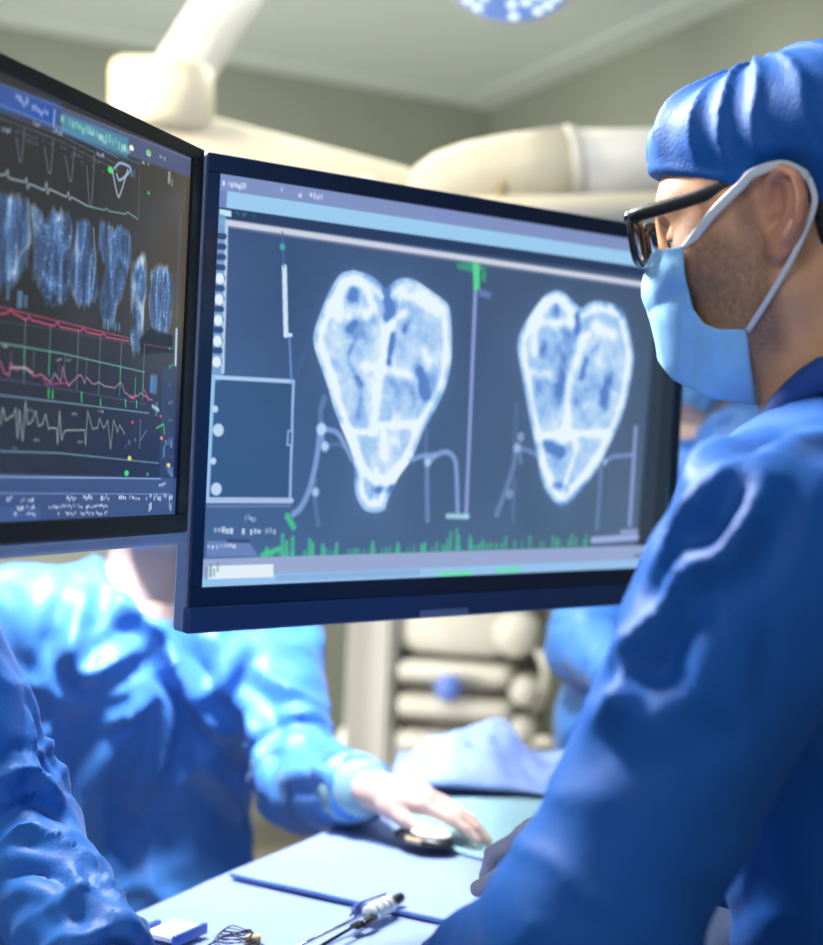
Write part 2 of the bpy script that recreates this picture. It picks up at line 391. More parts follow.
def frame(th, tilt, rl):
    d = np.array([math.cos(th), math.sin(th), 0]); u = np.array([0, 0, 1.]); n = np.cross(d, u)
    u2 = math.cos(tilt)*u+math.sin(tilt)*n; n2 = np.cross(d, u2)
    return math.cos(rl)*d+math.sin(rl)*u2, -math.sin(rl)*d+math.cos(rl)*u2, n2
def monitor(label, o, ax, a0, a1, H, inner, dark_b, chin_m, bez_m):
    """o = a top corner of the front, a0..a1 extent along ax[0], H height; inner = display (x0, x1, top, bottom)"""
    d, u, n = ax; P = lambda a, b, c: o+a*d-b*u+c*n; T = .024
    root = thing('medical_monitor', P((a0+a1)/2, H, -T/2), label, 'monitor', None)
    W = a1-a0; x0, x1, t0, b0 = inner
    bm = BM(); box(bm, P((a0+a1)/2, H/2, -T/2-.0005), ax, (W, H, T), .004); obj('back_shell', bm, M['side'], root, False)
    bm = BM(); f = .004
    for (p, q, r, s) in ((a0, a1, 0, t0), (a0, a1, b0, dark_b), (a0, x0, t0, b0), (x1, a1, t0, b0)):
        box(bm, P((p+q)/2, (r+s)/2, f/2), ax, (q-p, s-r, f), .0008, 1)
    obj('bezel', bm, bez_m, root, False)
    bm = BM(); box(bm, P((a0+a1)/2, (dark_b+H)/2, f/2-.004), ax, (W, H-dark_b, f+.008), .003); obj('chin', bm, chin_m, root, False)
    return root, P
# --- large monitor, right
axR = frame(.7174, .0223, .009); oR = np.array([-.2038, 1.5, .2615+1.45])
cvt = Canvas(oR, *axR, 0, 0, 1, 1, 1.); pr_ = cvt.p([(218.5, 173.5), (200.5, 587), (684, 246), (660, 562)])
x0R = (pr_[0, 0]+pr_[1, 0])/2; t0R = pr_[0, 1]; b0R = pr_[1, 1]; x1R = .7051-.012
rootR, PR = monitor('large wide monitor in the middle showing two bright heart scans', oR, axR, 0, .7051, .453, (x0R, x1R, t0R, b0R), cvt.p([(192, 606)])[0, 1], M['chin'], M['bezel'])
c = Canvas(oR, *axR, x0R, t0R, x1R-x0R, b0R-t0R, .00112); c.mk = .62
g = (c.Y/c.H); gx = c.X/c.W
base = np.stack([58+14*g+12*gx, 84+20*g+4*gx, 128+22*g-14*gx], -1); c.A[:] = base/255
nz = fbm(np.stack([c.X/90, c.Y/90, 0*c.X], -1), 3)-.5; c.A += nz[..., None]*np.array([.05, .05, .06])
c.poly([(658, 270), (700, 275), (690, 575), (634, 570)], (45, 57, 74), .9, 8); c.poly([(669, 270), (700, 275), (690, 575), (650, 570)], (36, 48, 62), .9, 6)
c.line([(675, 430), (664, 535)], (30, 92, 92), 6, .8, 4)
for k in range(16): c.line([(673-.62*k, 432+6.2*k), (678-.62*k, 432.3+6.2*k)], (40, 130, 120), 2, .5)
c.band((222, 173), (222, 190), (128, 146, 196)); c.band((222, 190), (222, 207.5), (156, 203, 240)); c.band((222, 207.5), (222, 219), (40, 62, 98))
c.poly([(219, 190), (227, 191), (226, 208), (218, 207)], (110, 135, 190)); c.poly([(219, 209), (231, 211), (231, 217), (219, 215)], (190, 235, 240))
c.marks((222, 183), (246, 187), 9, 9, (235, 242, 255), .95, .8, 3); c.marks((278, 188), (285, 190), 3, 7, (215, 228, 250), .8, .9, 4); c.marks((298, 194), (330, 199), 9, 8, (235, 242, 255), .9, .6, 5)
c.marks((233, 213), (255, 216), 10, 5, (110, 140, 180), .6, .6, 6)
c.line([(222, 222), (660, 287)], (214, 218, 232), 5.6, .95, 2); c.line([(224, 226.5), (660, 291)], (120, 130, 160), 2, .6)
# tool strip
c.line([(221, 222), (216, 374)], (120, 165, 215), 13, .9, 2); c.line([(226.5, 222), (222.5, 372)], (190, 212, 240), 3.2, .9)
for k in range(13):
    y = 236+10.4*k; xx = 221-5*(k/13.)
    c.line([(xx-2.5, y), (xx+3, y+.4)], (42, 66, 110), 5.2, .9)
    if k > 3 and k % 2 == 0: c.dot(xx, y+1, 4.6, (225, 240, 255))
c.line([(213, 377), (293, 381.5)], (176, 205, 242), 3.4); c.line([(293, 381), (289.5, 500)], (150, 178, 226), 3); c.line([(207, 500), (291, 500.5)], (170, 192, 232), 5); c.line([(213, 377), (207, 500)], (150, 196, 240), 4)
c.poly([(215, 380), (291, 384), (288, 497), (210, 497)], (46, 82, 118), .55, 2)
c.line([(207, 506), (290, 506)], (120, 140, 180), 2.5, .6)
c.poly([(287, 430), (293, 430), (292, 446), (286, 446)], (150, 178, 226), .9); c.poly([(288.5, 432), (291, 432), (290.5, 444), (288, 444)], (50, 75, 110), .9)
for x, y in ((218, 430), (216, 489), (213, 461), (215, 409)): c.dot(x, y, 5.5 if y in (430, 489) else 3, (205, 228, 250), .9)
c.line([(284, 267), (285.5, 335)], (205, 226, 246), 5.2); c.line([(282, 232), (283.5, 267)], (80, 115, 170), 1.6, .8); c.line([(289, 336), (291, 380)], (110, 150, 215), 2.4, .8); c.line([(285, 334.5), (290.5, 335)], (205, 226, 246), 3.5)
c.dot(282, 247, 3, (70, 170, 160)); c.line([(305, 350), (297, 372)], (84, 116, 160), 3, .35, 3)
# centre rule
c.line([(475, 285), (465.5, 516)], (150, 166, 224), 5, .85, 2); c.poly([(455, 264), (470, 262), (487, 268), (475, 273), (458, 269)], (60, 160, 130), .9, 3); c.poly([(472, 262), (479, 264), (479, 290), (473, 290)], (90, 214, 150), 1, 2)
c.poly([(478, 288), (491, 293), (489, 299), (478, 296)], (110, 130, 190), .8, 3); c.poly([(482, 270), (486, 272), (485, 282), (480, 281)], (60, 170, 110), .8, 2); c.line([(447, 516), (467, 516.5)], (168, 226, 230), 5, .9, 3)
# --- the two scans
H1 = [(352.5, 270), (343, 272.5), (337, 277.5), (328, 293), (321, 310), (313.5, 332), (314, 347.5), (319.7, 365), (328, 389), (333, 407.5), (341.5, 429), (351, 453), (354, 473), (354.7, 493), (362, 508), (372, 512.5), (384, 510), (387.5, 499), (398, 477.5), (411.5, 458), (422.5, 431.5), (433.4, 412), (444, 390), (449, 371), (451, 354), (451, 332), (449, 308), (442, 299), (431, 291), (418, 282), (407, 278), (396, 280), (387.5, 287), (384, 288), (376.5, 280), (365.6, 273.5)]
H2 = [(555.6, 290), (547, 293.5), (540, 300), (529, 315), (519.5, 332.5), (516.7, 348), (520.6, 372), (526, 402.5), (530, 424), (536, 453), (541, 480), (549.5, 497), (560.5, 506), (570, 501), (580, 490), (597, 468), (609, 444), (619, 422), (626, 400), (628, 389), (632.6, 361), (630, 339), (624.5, 317), (617, 306), (599, 301), (588, 303), (581, 308), (573, 302), (564, 293)]
def scan(H, seed, bright, darkl, dim=1.):
    P = c.p(H); P = np.array([x[:2] for x in spline([np.array([*v, 0]) for v in P]+[np.array([*P[0], 0])], 3)])
    sl = c.win(P, 22); X, Y = c.X[sl], c.Y[sl]; d = c.sd(P, sl); ins = np.clip(.5-d/1.6, 0, 1)
    q = np.stack([X, Y, 0*X+seed*9.7], -1)
    a = fbm(q/38+fbm(q/22)[..., None]*1.2, 4); b = fbm(q/11, 3); rid = ridge(q/26+vnoise(q/15)[..., None]*.9)
    v = .52+.85*(a-.5)+.45*(b-.5)+.26*np.clip(rid-.72, 0, 1)*2.2
    v = v+.46*np.exp(-((-d-8)/3.6)**2)-.12*np.exp(-((-d-1.5)/2.5)**2)
    Pn = P.mean(0)
    for pts, wd, am in bright:
        Z = c.p(pts); Z = np.array([x[:2] for x in spline([np.array([*k, 0]) for k in Z], 5)]) if len(Z) > 2 else Z
        dd = np.full(X.shape, 1e9)
        for e0, e1 in zip(Z, Z[1:]):
            e = e1-e0; t = np.clip(((X-e0[0])*e[0]+(Y-e0[1])*e[1])/max(e@e, 1e-9), 0, 1); dd = np.minimum(dd, np.hypot(X-e0[0]-t*e[0], Y-e0[1]-t*e[1]))
        v = v+am*np.exp(-((dd+1.5*(b-.5))/wd)**2)
    v = np.clip(v*dim, .16, .97)
    lo, mid, hi = np.array([58, 98, 178.]), np.array([150, 192, 240.]), np.array([232, 246, 254.])
    t = v[..., None]; col = np.where(t < .45, lo+(mid-lo)*t/.45, mid+(hi-mid)*np.minimum((t-.45)/.5, 1))
    glow = .05*np.exp(-np.clip(d, 0, 99)/9)*(d > 0)
    c.A[sl] = c.A[sl]+glow[..., None]*np.array([.5, .7, 1.])
    c.A[sl] = c.A[sl]*(1-ins[..., None])+col/255*ins[..., None]
scan(H1, 1, [([(341, 428), (352, 449), (362, 467), (374, 479), (386, 481), (397, 476), (411, 456)], 4.5, .7), ([(389, 322), (386, 345), (381, 372), (377, 395), (375, 412), (372, 430)], 5, .55), ([(344, 432), (372, 432)], 3.5, .55), ([(378, 425), (400, 425), (419, 423)], 3.5, .5), ([(383, 427), (383, 456)], 3, .45),
    ([(338, 318), (340, 296), (350, 283), (364, 288), (372, 306), (366, 316)], 4.5, .5), ([(332, 310), (345, 311), (362, 312)], 7, .4), ([(398, 296), (415, 298), (437, 312)], 5, .5), ([(385, 340), (395, 320), (405, 312)], 4, .45), ([(364, 366), (385, 369), (410, 377)], 5, .4), ([(424, 352), (428, 362)], 7, .5), ([(374, 503), (376, 470)], 3, .3), ([(355, 340), (348, 360), (362, 385)], 3, -.3), ([(348, 330), (354, 322)], 4, -.4), ([(386, 294), (389, 312), (387, 318)], 4, -1.2), ([(391, 335), (388, 362)], 4, -1.), ([(353, 288), (352, 296)], 6, -.5), ([(376, 490), (390, 487)], 5, -.7), ([(425, 395), (420, 372)], 6, -.5), ([(360, 400), (358, 380)], 5, -.25), ([(404, 330), (408, 322)], 4, -.4), ([(406, 287), (420, 291)], 3, -.35)], [])
scan(H2, 2, [([(534, 352), (534, 326), (543, 306), (556, 300), (566, 308), (572, 322)], 6, .45), ([(533, 322), (572, 322)], 5, .5), ([(582, 338), (575, 362), (568, 385), (566, 420), (563, 437)], 6.5, .6), ([(538, 437), (566, 434), (606, 433)], 4, .55), ([(541, 462), (556, 486), (575, 484), (600, 452)], 4, .45), ([(594, 326), (612, 335)], 6, .45), ([(532, 372), (549, 375)], 5, .4), ([(582, 340), (588, 334)], 4, .5), ([(560, 497), (575, 450), (572, 437)], 4, .4), ([(576.5, 315), (576, 330)], 4, -1.1), ([(585, 360), (581, 376)], 4, -.6), ([(608, 380), (603, 402)], 7, -.5), ([(562, 372), (560, 392)], 6, -.4), ([(545, 444), (560, 452)], 7, -.8), ([(555, 308), (555, 316)], 7, -.5), ([(617, 307), (620, 316)], 5, -.6), ([(553, 485), (565, 488)], 4, -.7), ([(597, 345), (592, 352)], 5, -.3), ([(544, 345), (540, 355)], 5, -.3)], [], .96)
# vessels
V1 = (142, 176, 232)
for q, wd, al in (([(321, 429), (330, 430), (338, 434), (345, 446), (352, 460)], 5, .75), ([(319.5, 431), (317.5, 450), (314, 470), (308, 492), (300, 508), (293, 514)], 6, .75), ([(321, 432), (324, 446)], 4, .7), ([(326, 446), (337, 444), (344, 447)], 3, .3), ([(321, 426), (320, 412), (324, 398)], 6, .35), ([(314, 480), (315, 505), (318, 525)], 5, .25),
                  ([(410, 460), (422, 456), (434, 455)], 5, .75), ([(428, 462), (436, 455), (446, 452), (454, 459), (456, 475), (457, 512)], 5.5, .75), ([(426.5, 462), (426.5, 490), (427, 520)], 6, .45), ([(426, 430), (425, 458)], 5, .2),
                  ([(516, 446), (513, 465), (506, 488), (496, 514)], 7, .4), ([(516, 448), (526, 450), (536, 455)], 5, .5), ([(519, 446), (520, 462)], 5, .4), ([(604, 462), (612, 457), (631, 455)], 4.5, .6), ([(600, 466), (599, 490), (596, 528)], 6, .35), ([(514, 480), (512, 520)], 5, .2), ([(514, 440), (516, 405)], 6, .15)):
    c.line(q, V1, wd, al, 2.5, True)
for x, y, r, al in ((321, 429, 5.5, 1), (324.5, 446.5, 4.5, .9), (315, 492, 4, .8), (427, 462, 4.5, .7), (520, 437, 5, .5), (516, 448, 5, .5), (509, 494, 5, .4), (604, 462, 4, .5)): c.dot(x, y, r, (190, 214, 250), al, 3)
c.line([(635, 428), (629, 524)], (152, 168, 224), 6, .8, 2.5); c.line([(592, 540), (636, 537)], (170, 186, 234), 7, .85, 2); c.line([(621, 532), (636, 531)], (170, 186, 234), 5, .7, 3)
# lower rows
c.marks((213, 531), (276, 531), 16, 8, (210, 225, 250), .9, .75, 9); c.marks((244, 517), (256, 519), 5, 9, (180, 200, 240), .8, .8, 10); c.poly([(207, 541), (248, 541), (258, 556), (206, 557)], (120, 145, 200), .7, 2); c.marks((206, 546), (240, 546), 8, 6, (225, 235, 250), .8, .8, 11)
c.line([(228, 541), (248, 541)], (40, 60, 100), 3, .7); c.line([(262, 557), (440, 551), (592, 545)], (50, 130, 110), 2, .5, 2)
r_ = np.random.RandomState(3)
def bars(xs, hs, al=1.):
    for x, h in zip(xs, hs):
        y = 556-(x-262)*.037; c.line([(x, y), (x+.3, y-h)], (76, 196, 150), 4, .8*al, 3)
bars([266, 282, 286, 292, 309, 312, 322, 336, 372, 397, 424], [7, 20, 13, 17, 14, 10, 8, 9, 9, 7, 6]); c.line([(287, 516), (293, 527)], (70, 200, 140), 6, .9, 3); c.line([(262, 555), (279, 549)], (70, 205, 140), 5, .9, 3)
bars([421, 436, 447, 450, 456, 458, 469, 470, 482, 505, 514, 529, 552, 556, 571, 575, 585], [5, 6, 9, 16, 19, 12, 12, 8, 7, 9, 5, 9, 8, 6, 9, 6, 8], .75)
for k in range(60): x = 262+r_.rand()*330; bars([x], [r_.uniform(1, 4)], .5)
c.band((215, 558.5), (203, 576), (152, 168, 208)); c.band((203, 576), (200, 600), (150, 194, 236))
c.poly([(207, 566), (273, 564), (273, 577), (206, 579)], (235, 246, 250), .9); c.marks((205, 570), (219, 570), 4, 18, (90, 130, 150), .7, .8, 13); c.poly([(276, 575), (420, 569), (420, 575), (276, 581)], (130, 160, 210), .5)
for a, b in ((439, 471), (497, 520)): c.line([(a, 574-(a-439)*.06), (b, 573-(a-439)*.06)], (110, 225, 180), 5, .9)
c.poly([(640, 560), (700, 552), (700, 600), (630, 600)], (42, 60, 84), .9, 3); c.line([(634, 556), (690, 551)], (70, 90, 120), 3, .6)
scrR = c.build('display', rootR)
bm = BM(); q = cvt.p([(417, 617), (465, 612.5)]); box(bm, PR(q.mean(0)[0], q.mean(0)[1]-.003, .0045), axR, (q[1, 0]-q[0, 0], .007, .002), .0006, 1); obj('badge', bm, M['badge'], rootR, False)
bm = BM(); a = PR(.35, .24, -.045); box(bm, PR(.35, .24, -.034), axR, (.14, .14, .02), .004)
tube(bm, [PR(.35, .24, -.03), PR(.35, .24, -.12), at(400, 330, 2.3), at(366, 186, 3.27)], .022, 12); obj('mounting_arm', bm, M['cream2'], rootR)

# --- smaller monitor, left
axL = frame(1.2769, .0015, -.0121); oL = np.array([-.2091, 1.5, .2634+1.45]); cv2 = Canvas(oL, *axL, 0, 0, 1, 1, 1.)
q = cv2.p([(190, 158), (175, 514), (186, 531), (178, 516)]); x1L = min(-.004, (q[0, 0]+q[1, 0])/2); t0L = q[0, 1]; b0L = q[1, 1]; dkL = q[2, 1]
rootL, PL = monitor('left monitor turned inward showing pulse traces and small grey scans', oL, axL, -.56, 0, .3677, (-.545, x1L, t0L, b0L), dkL, M['pale_chin'], M['bezel_top'])
c = Canvas(oL, *axL, -.545, t0L, .545+x1L, b0L-t0L, .0008); c.mk = .42; c.lw = .68; c.dt = (.9, .5)
g = np.clip((c.Y/c.H-.45)/.35, 0, 1); gx = np.clip((c.X/c.W-.55)/.45, 0, 1)
c.A[:] = ((1-g[..., None])*np.array([47, 47, 50.])+g[..., None]*np.array([38, 46, 64.]))/255; c.A += ((1-g)*gx**2)[..., None]*np.array([.17, .14, .07])+(g*gx)[..., None]*np.array([-.06, -.02, .08])
nz = fbm(np.stack([c.X/70, c.Y/70, 0*c.X+5], -1), 3)-.5; c.A += nz[..., None]*.05
S = (168, 196, 214)
# title bars
c.poly([(-60, 62), (192, 158), (191, 178), (-60, 88)], (84, 96, 140), .8, 3); c.poly([(-60, 66), (60, 103), (58, 124), (-60, 96)], (52, 88, 170), .75, 6); c.line([(-40, 68), (62, 108), (192, 160)], (130, 150, 190), 1.6, .6)
c.poly([(62, 113), (128, 138), (127, 158), (60, 131)], (80, 150, 176), .75, 4); c.poly([(30, 101), (54, 109), (53, 125), (29, 117)], (40, 80, 170), .8, 2)
c.marks((15, 97), (28, 104), 4, 20, (200, 220, 245), .9, .9, 1); c.marks((31, 107), (48, 115), 6, 16, (220, 232, 250), .9, .9, 2); c.line([(54, 110), (53, 127)], (190, 210, 240), 3, .8); c.marks((60, 118), (126, 148), 20, 20, (140, 225, 190), .75, .8, 3); c.marks((62, 122), (130, 152), 14, 12, (220, 240, 250), .6, .5, 4); c.dot(131, 148, 6, (235, 250, 225)); c.dot(148, 153, 7, (120, 220, 120), .9); c.marks((146, 153), (166, 160), 5, 10, (200, 210, 240), .6, .6, 5)
for dy, col, wd in ((0, (110, 150, 210), 1.8), (7, (100, 120, 150), 1.4), (13, (110, 125, 145), 1.2)):
    c.line([(-60, 82+dy), (0, 105+dy), (60, 128+dy), (118, 158+dy)], col, wd, .75)
c.line([(40, 124), (140, 164)], (70, 120, 200), 3, .5, 2)
for k, (x, y) in enumerate(((5, 128), (36, 124), (56, 130), (100, 154), (143, 162))): c.marks((x-4, y), (x+6, y+3), 4, 10, (180, 205, 235), .8, .8, 20+k)
c.marks((14, 130), (106, 166), 26, 7, (120, 140, 165), .5, .5, 31); c.marks((22, 138), (104, 172), 22, 7, (110, 125, 150), .5, .4, 32); c.dot(110, 170, 7, (80, 220, 120)); c.dot(148, 193, 4, (60, 170, 90))
# first trace with deep spikes
for x, y0, y1, dx in ((20, 128, 161, 4), (49, 139, 173, 5), (70, 147, 181, 5), (90, 155, 206, 4)):
    c.line([(x-dx, y0+10), (x-1, y1), (x+1, y1), (x+4, y0)], (150, 158, 178), 1.5, .8)
c.line([(-40, 168), (0, 175), (5, 174.5), (7, 170), (8, 178), (24, 182), (26, 178), (27, 189), (29, 184), (44, 190), (46, 182), (47, 194), (49, 189), (66, 197), (68, 192), (69, 200), (71, 197), (87, 206)], (176, 200, 214), 1.9, .9); c.line([(87, 206), (104, 210), (106, 208), (108, 211), (125, 214), (127, 212), (137, 219)], (120, 190, 190), 2, .8)
c.line([(139, 170), (138, 220)], (120, 130, 140), 1.4, .7); c.line([(112, 172), (117, 195), (120, 193), (127, 170)], (190, 215, 235), 3, .9, 1.5, True); c.line([(114, 168), (120, 163), (130, 168), (127, 174), (119, 180), (116, 174)], (170, 205, 240), 4, .9, 2, True); c.marks((128, 168), (137, 180), 4, 22, (90, 140, 210), .8, .8, 35); c.marks((167, 180), (173, 182), 2, 30, (170, 200, 230), .7, 1, 36)
# row of grey-blue scans
def strip(poly_, seed, gain=1., hot=0.):
    P = c.p(poly_); P = np.array([x[:2] for x in spline([np.array([*v, 0]) for v in P]+[np.array([*P[0], 0])], 3)]); sl = c.win(P, 4); X, Y = c.X[sl], c.Y[sl]
    if X.size == 0: return
    q_ = np.stack([X, Y, 0*X+seed*3.1], -1); d = c.sd(P, sl)+14*(fbm(q_/np.array([7., 20, 1])+3, 2)-.42); ins = np.clip(.5-d/7, 0, 1)*np.clip(.45+1.1*fbm(q_/np.array([11., 30, 1])+9, 2), 0, 1)
    v = .12+.9*(fbm(q_/np.array([9., 34, 1]), 3)-.32)+.5*np.clip(ridge(q_/np.array([14., 40, 1]))-.7, 0, 1)*2+1.5*np.clip(vnoise(q_/2.)-.7, 0, 1)+.2*np.exp(d/4)
    v += hot*np.clip(fbm(q_/np.array([16., 22, 1])+7, 3)-.42, 0, 1)*3
    v = np.clip(v*gain, 0, 1)[..., None]; lo, mid, hi = np.array([36, 42, 56.]), np.array([76, 112, 166.]), np.array([196, 220, 240.])
    col = np.where(v < .5, lo+(mid-lo)*v/.5, mid+(hi-mid)*(v-.5)/.5)/255; c.A[sl] = c.A[sl]*(1-ins[..., None])+col*ins[..., None]
strip([(-30, 180), (0, 190), (14, 195), (27, 201), (29, 222), (28, 250), (24, 272), (12, 285), (0, 288), (-20, 280)], 1, 1.05)
strip([(31, 206), (37, 206), (43, 220), (49, 212), (60, 210), (68, 214), (71, 240), (71, 270), (68, 296), (58, 306), (46, 303), (38, 288), (33, 270)], 2); strip([(75, 218), (86, 220), (94, 228), (95, 262), (97, 292), (90, 306), (80, 306), (72, 294), (71, 260)], 3)
strip([(97, 250), (99, 225), (104, 224), (105, 262)], 4, .8); strip([(108, 227), (122, 229), (130, 236), (130, 262), (122, 290), (114, 320), (101, 318), (101, 290), (106, 262)], 5, .95); strip([(133, 262), (140, 255), (146, 258), (146, 300), (140, 346), (132, 350), (131, 300)], 6, .9, .7); strip([(150, 276), (157, 265), (166, 266), (172, 284), (171, 322), (165, 334), (152, 330), (148, 300)], 7, 1., .35)
for q_ in ([(28, 202), (30, 242), (20, 254), (14, 274)], [(93, 228), (95, 262), (92, 290)], [(31, 205), (32, 220)]): c.line(q_, (180, 206, 190), 1.6, .8)
c.marks((4, 297), (28, 302), 4, 36, (120, 180, 225), .8, .6, 41); c.marks((102, 322), (124, 330), 6, 26, (110, 170, 220), .7, .7, 42)
c.poly([(139, 340), (150, 328), (172, 336), (172, 352), (140, 354)], (12, 18, 34), .8, 4)
# coloured traces
def trace(pts, spikes, col, w_, al, seed, amp=6):
    r = np.random.RandomState(seed); out = []
    for (x0_, y0_), (x1_, y1_) in zip(pts, pts[1:]):
        n_ = max(2, int(abs(x1_-x0_)/2.2))
        for i in range(n_): t = i/n_; out.append((x0_+(x1_-x0_)*t, y0_+(y1_-y0_)*t+r.uniform(-1, 1)*amp*spikes*(r.rand() < .5)))
    out.append(pts[-1]); c.line(out, col, w_, al)
c.line([(-30, 300), (0, 307), (128, 338)], (205, 80, 118), 1.6, .85); c.line([(-30, 304), (2, 314), (8, 312), (10, 309), (13, 313), (26, 320), (28, 316), (31, 320), (54, 326), (57, 322), (60, 327), (80, 331), (83, 328), (86, 332), (101, 335), (103, 333), (106, 337), (128, 341)], (214, 84, 122), 2, .95)
c.line([(145, 344), (168, 348)], (190, 74, 110), 1.8, .6); c.line([(-20, 318), (60, 330), (130, 344)], (84, 96, 112), 1.4, .6)
for x, y0_, y1_ in ((25, 318, 384), (50, 325, 374), (78, 330, 390), (100, 336, 396), (121, 342, 396), (144, 344, 400)): c.line([(x, y0_), (x-2, y1_)], (124, 160, 156), 1.8, .75)
c.line([(-20, 338), (0, 343), (60, 353), (144, 372)], (112, 180, 166), 2, .85)
for x, y0_, y1_ in ((24, 350, 372), (49, 352, 376), (120, 366, 388), (143, 372, 392), (135, 378, 396)): c.line([(x, y0_), (x-.6, y1_)], (64, 200, 130), 2.4, .75)
for x, h_ in ((10, 26), (33, 26), (58, 14), (64, 24), (86, 22)): c.line([(x-1, 378), (x+.6, 378-h_)], (190, 205, 214), 1.2, .5)
trace([(-20, 348), (0, 362), (4, 374), (8, 375), (10, 364), (16, 370), (24, 366), (32, 374), (44, 377)], .3, (214, 100, 146), 2, .9, 5); trace([(10, 366), (24, 368), (32, 372)], .4, (190, 214, 220), 2, .8, 6)
trace([(44, 377), (50, 382), (54, 374), (60, 382), (62, 368), (68, 386), (74, 378), (80, 374), (84, 384), (86, 376), (92, 384), (98, 382), (104, 386), (114, 388), (120, 382), (124, 392), (132, 397), (140, 394), (146, 398), (152, 400)], .35, (196, 150, 190), 1.8, .85, 7); c.line([(130, 396), (134, 398)], (240, 60, 130), 3.5, .9); c.line([(144, 390), (148, 400)], (240, 60, 130), 3, .8); c.line([(42, 378), (46, 384), (66, 383), (70, 385)], (230, 80, 150), 2, .7)
c.line([(-20, 376), (24, 382), (80, 392), (146, 404)], (96, 100, 140), 1.4, .7); c.line([(-20, 391), (0, 395), (60, 402), (148, 413)], (128, 172, 196), 2, .8)
for x, y, h_ in ((52, 394, 8), (48, 393, 8), (81, 397, 9), (100, 402, 6), (125, 403, 7), (136, 404, 7)): c.line([(x, y-h_/2), (x, y+h_/2)], (64, 220, 120), 3, .9)
trace([(-20, 424), (0, 424), (2, 408), (5, 420), (12, 416), (15, 408), (17, 438), (19, 410), (22, 442), (25, 402), (27, 424), (32, 420), (35, 412), (38, 426), (42, 424), (45, 414), (48, 428), (56, 428), (57, 444), (59, 410), (61, 440), (64, 430), (84, 430)], .2, (176, 196, 196), 1.9, .85, 8); trace([(84, 430), (85, 446), (87, 412), (92, 428), (97, 428), (99, 418), (103, 428), (107, 420), (110, 448), (113, 420), (117, 432), (119, 424), (124, 434)], .2, (176, 200, 180), 1.8, .8, 9)
c.line([(140, 420), (139, 448)], (130, 150, 170), 3, .6); c.line([(140, 440), (146, 430)], (150, 170, 190), 2, .7)
for k, (x, y, col) in enumerate(((30, 410, (200, 214, 220)), (36, 440, (150, 170, 180)), (74, 414, (160, 175, 190)), (100, 411, (190, 200, 210)), (80, 442, (180, 195, 210)), (14, 448, (140, 150, 160)), (58, 360, (180, 190, 200)), (68, 360, (190, 195, 200)), (4, 346, (190, 200, 210)))): c.marks((x-3, y), (x+3, y), 3, 7, col, .8, .9, 60+k)
c.line([(-20, 446), (0, 451), (60, 453), (158, 463)], (120, 160, 186), 2.2, .8)
# right-hand readouts
for k in range(9): c.marks((168, 348+18*k), (173, 348+18*k), 2, 9, ((60, 210, 120), (120, 170, 220), (230, 90, 60), (220, 200, 120))[k % 4 if k > 2 else 0], .8, .9, 80+k)
c.marks((150, 376), (160, 420), 4, 40, (120, 170, 215), .6, .8, 95); c.poly([(150, 374), (157, 375), (156, 394), (149, 393)], (90, 140, 200), .7, 3); c.line([(152, 406), (158, 410)], (190, 225, 240), 6, .8, 3); c.line([(176, 330), (175, 364)], (190, 220, 240), 8, .9, 2); c.marks((176, 225), (171, 320), 3, 40, (96, 96, 130), .5, .8, 97); c.line([(180, 214), (176, 318)], (98, 98, 128), 8, .4, 3); c.poly([(162, 366), (176, 367), (172, 520), (158, 500)], (52, 76, 120), .5, 4); c.marks((164, 440), (172, 446), 3, 20, (150, 190, 225), .6, .8, 98); c.marks((162, 452), (172, 478), 4, 30, (120, 165, 215), .6, .9, 99)
c.line([(156, 428), (163, 424), (164, 434)], (90, 220, 90), 3, .8); c.dot(161, 438, 4, (240, 150, 60)); c.dot(132, 422, 3.5, (210, 70, 90)); c.dot(160, 416, 3, (220, 80, 70)); c.dot(129, 458, 5, (230, 214, 90)); c.dot(126, 473, 6, (70, 220, 120)); c.dot(168, 465, 5, (236, 210, 130)); c.dot(147, 474, 4, (50, 150, 100)); c.marks((124, 446), (136, 440), 4, 14, (100, 130, 190), .7, .8, 100)
# bottom bars
c.poly([(-80, 471), (178, 478), (176, 530), (-80, 530)], (60, 84, 134), .95, 2); c.line([(-40, 474.5), (0, 476.5), (160, 478.5)], (150, 176, 222), 2.4, .9); c.line([(-40, 491), (0, 493), (170, 494)], (120, 150, 205), 2, .8); c.poly([(-60, 508), (40, 507), (40, 530), (-60, 530)], (70, 100, 165), .5, 3)
for k, (a, b, y, n_, hh) in enumerate(((6, 12, 499, 3, 12), (20, 33, 500, 6, 9), (66, 76, 498.5, 5, 9), (80, 92, 498, 5, 10), (100, 109, 498, 4, 12), (118, 126, 497, 4, 12), (128, 140, 498, 4, 9), (145, 172, 497, 14, 14), (14, 34, 507.5, 9, 9), (48, 107, 506.5, 34, 8), (57, 107, 513.5, 28, 8), (13, 16, 515, 2, 10), (26, 35, 514, 5, 9), (158, 165, 485, 3, 9), (148, 151, 508, 2, 26), (168, 171, 507, 2, 26))): c.marks((a, y), (b, y-.6), n_, hh, (214, 226, 246), .95, .85, 110+k)
c.build('display', rootL)
bm = BM(); box(bm, PL(-.28, .2, -.031), axL, (.12, .12, .014), .004); tube(bm, [PL(-.28, .2, -.03), PL(-.28, .2, -.09)], .03, 14); obj('mounting_arm', bm, M['cream2'], rootL)
# ------------------------------------------------------------------ equipment behind
def yaw_axes(f, pitch=0., roll=0.):
    """rows forward, left, up for a heading f (horizontal) pitched down by pitch"""
    f = nrm([f[0], f[1], 0]); u = np.array([0, 0, 1.]); l = np.cross(u, f)
    f2 = math.cos(pitch)*f-math.sin(pitch)*u; u2 = np.cross(f2, l)
    l2 = math.cos(roll)*l+math.sin(roll)*u2; u3 = -math.sin(roll)*l+math.cos(roll)*u2
    return np.array([f2, l2, u3])
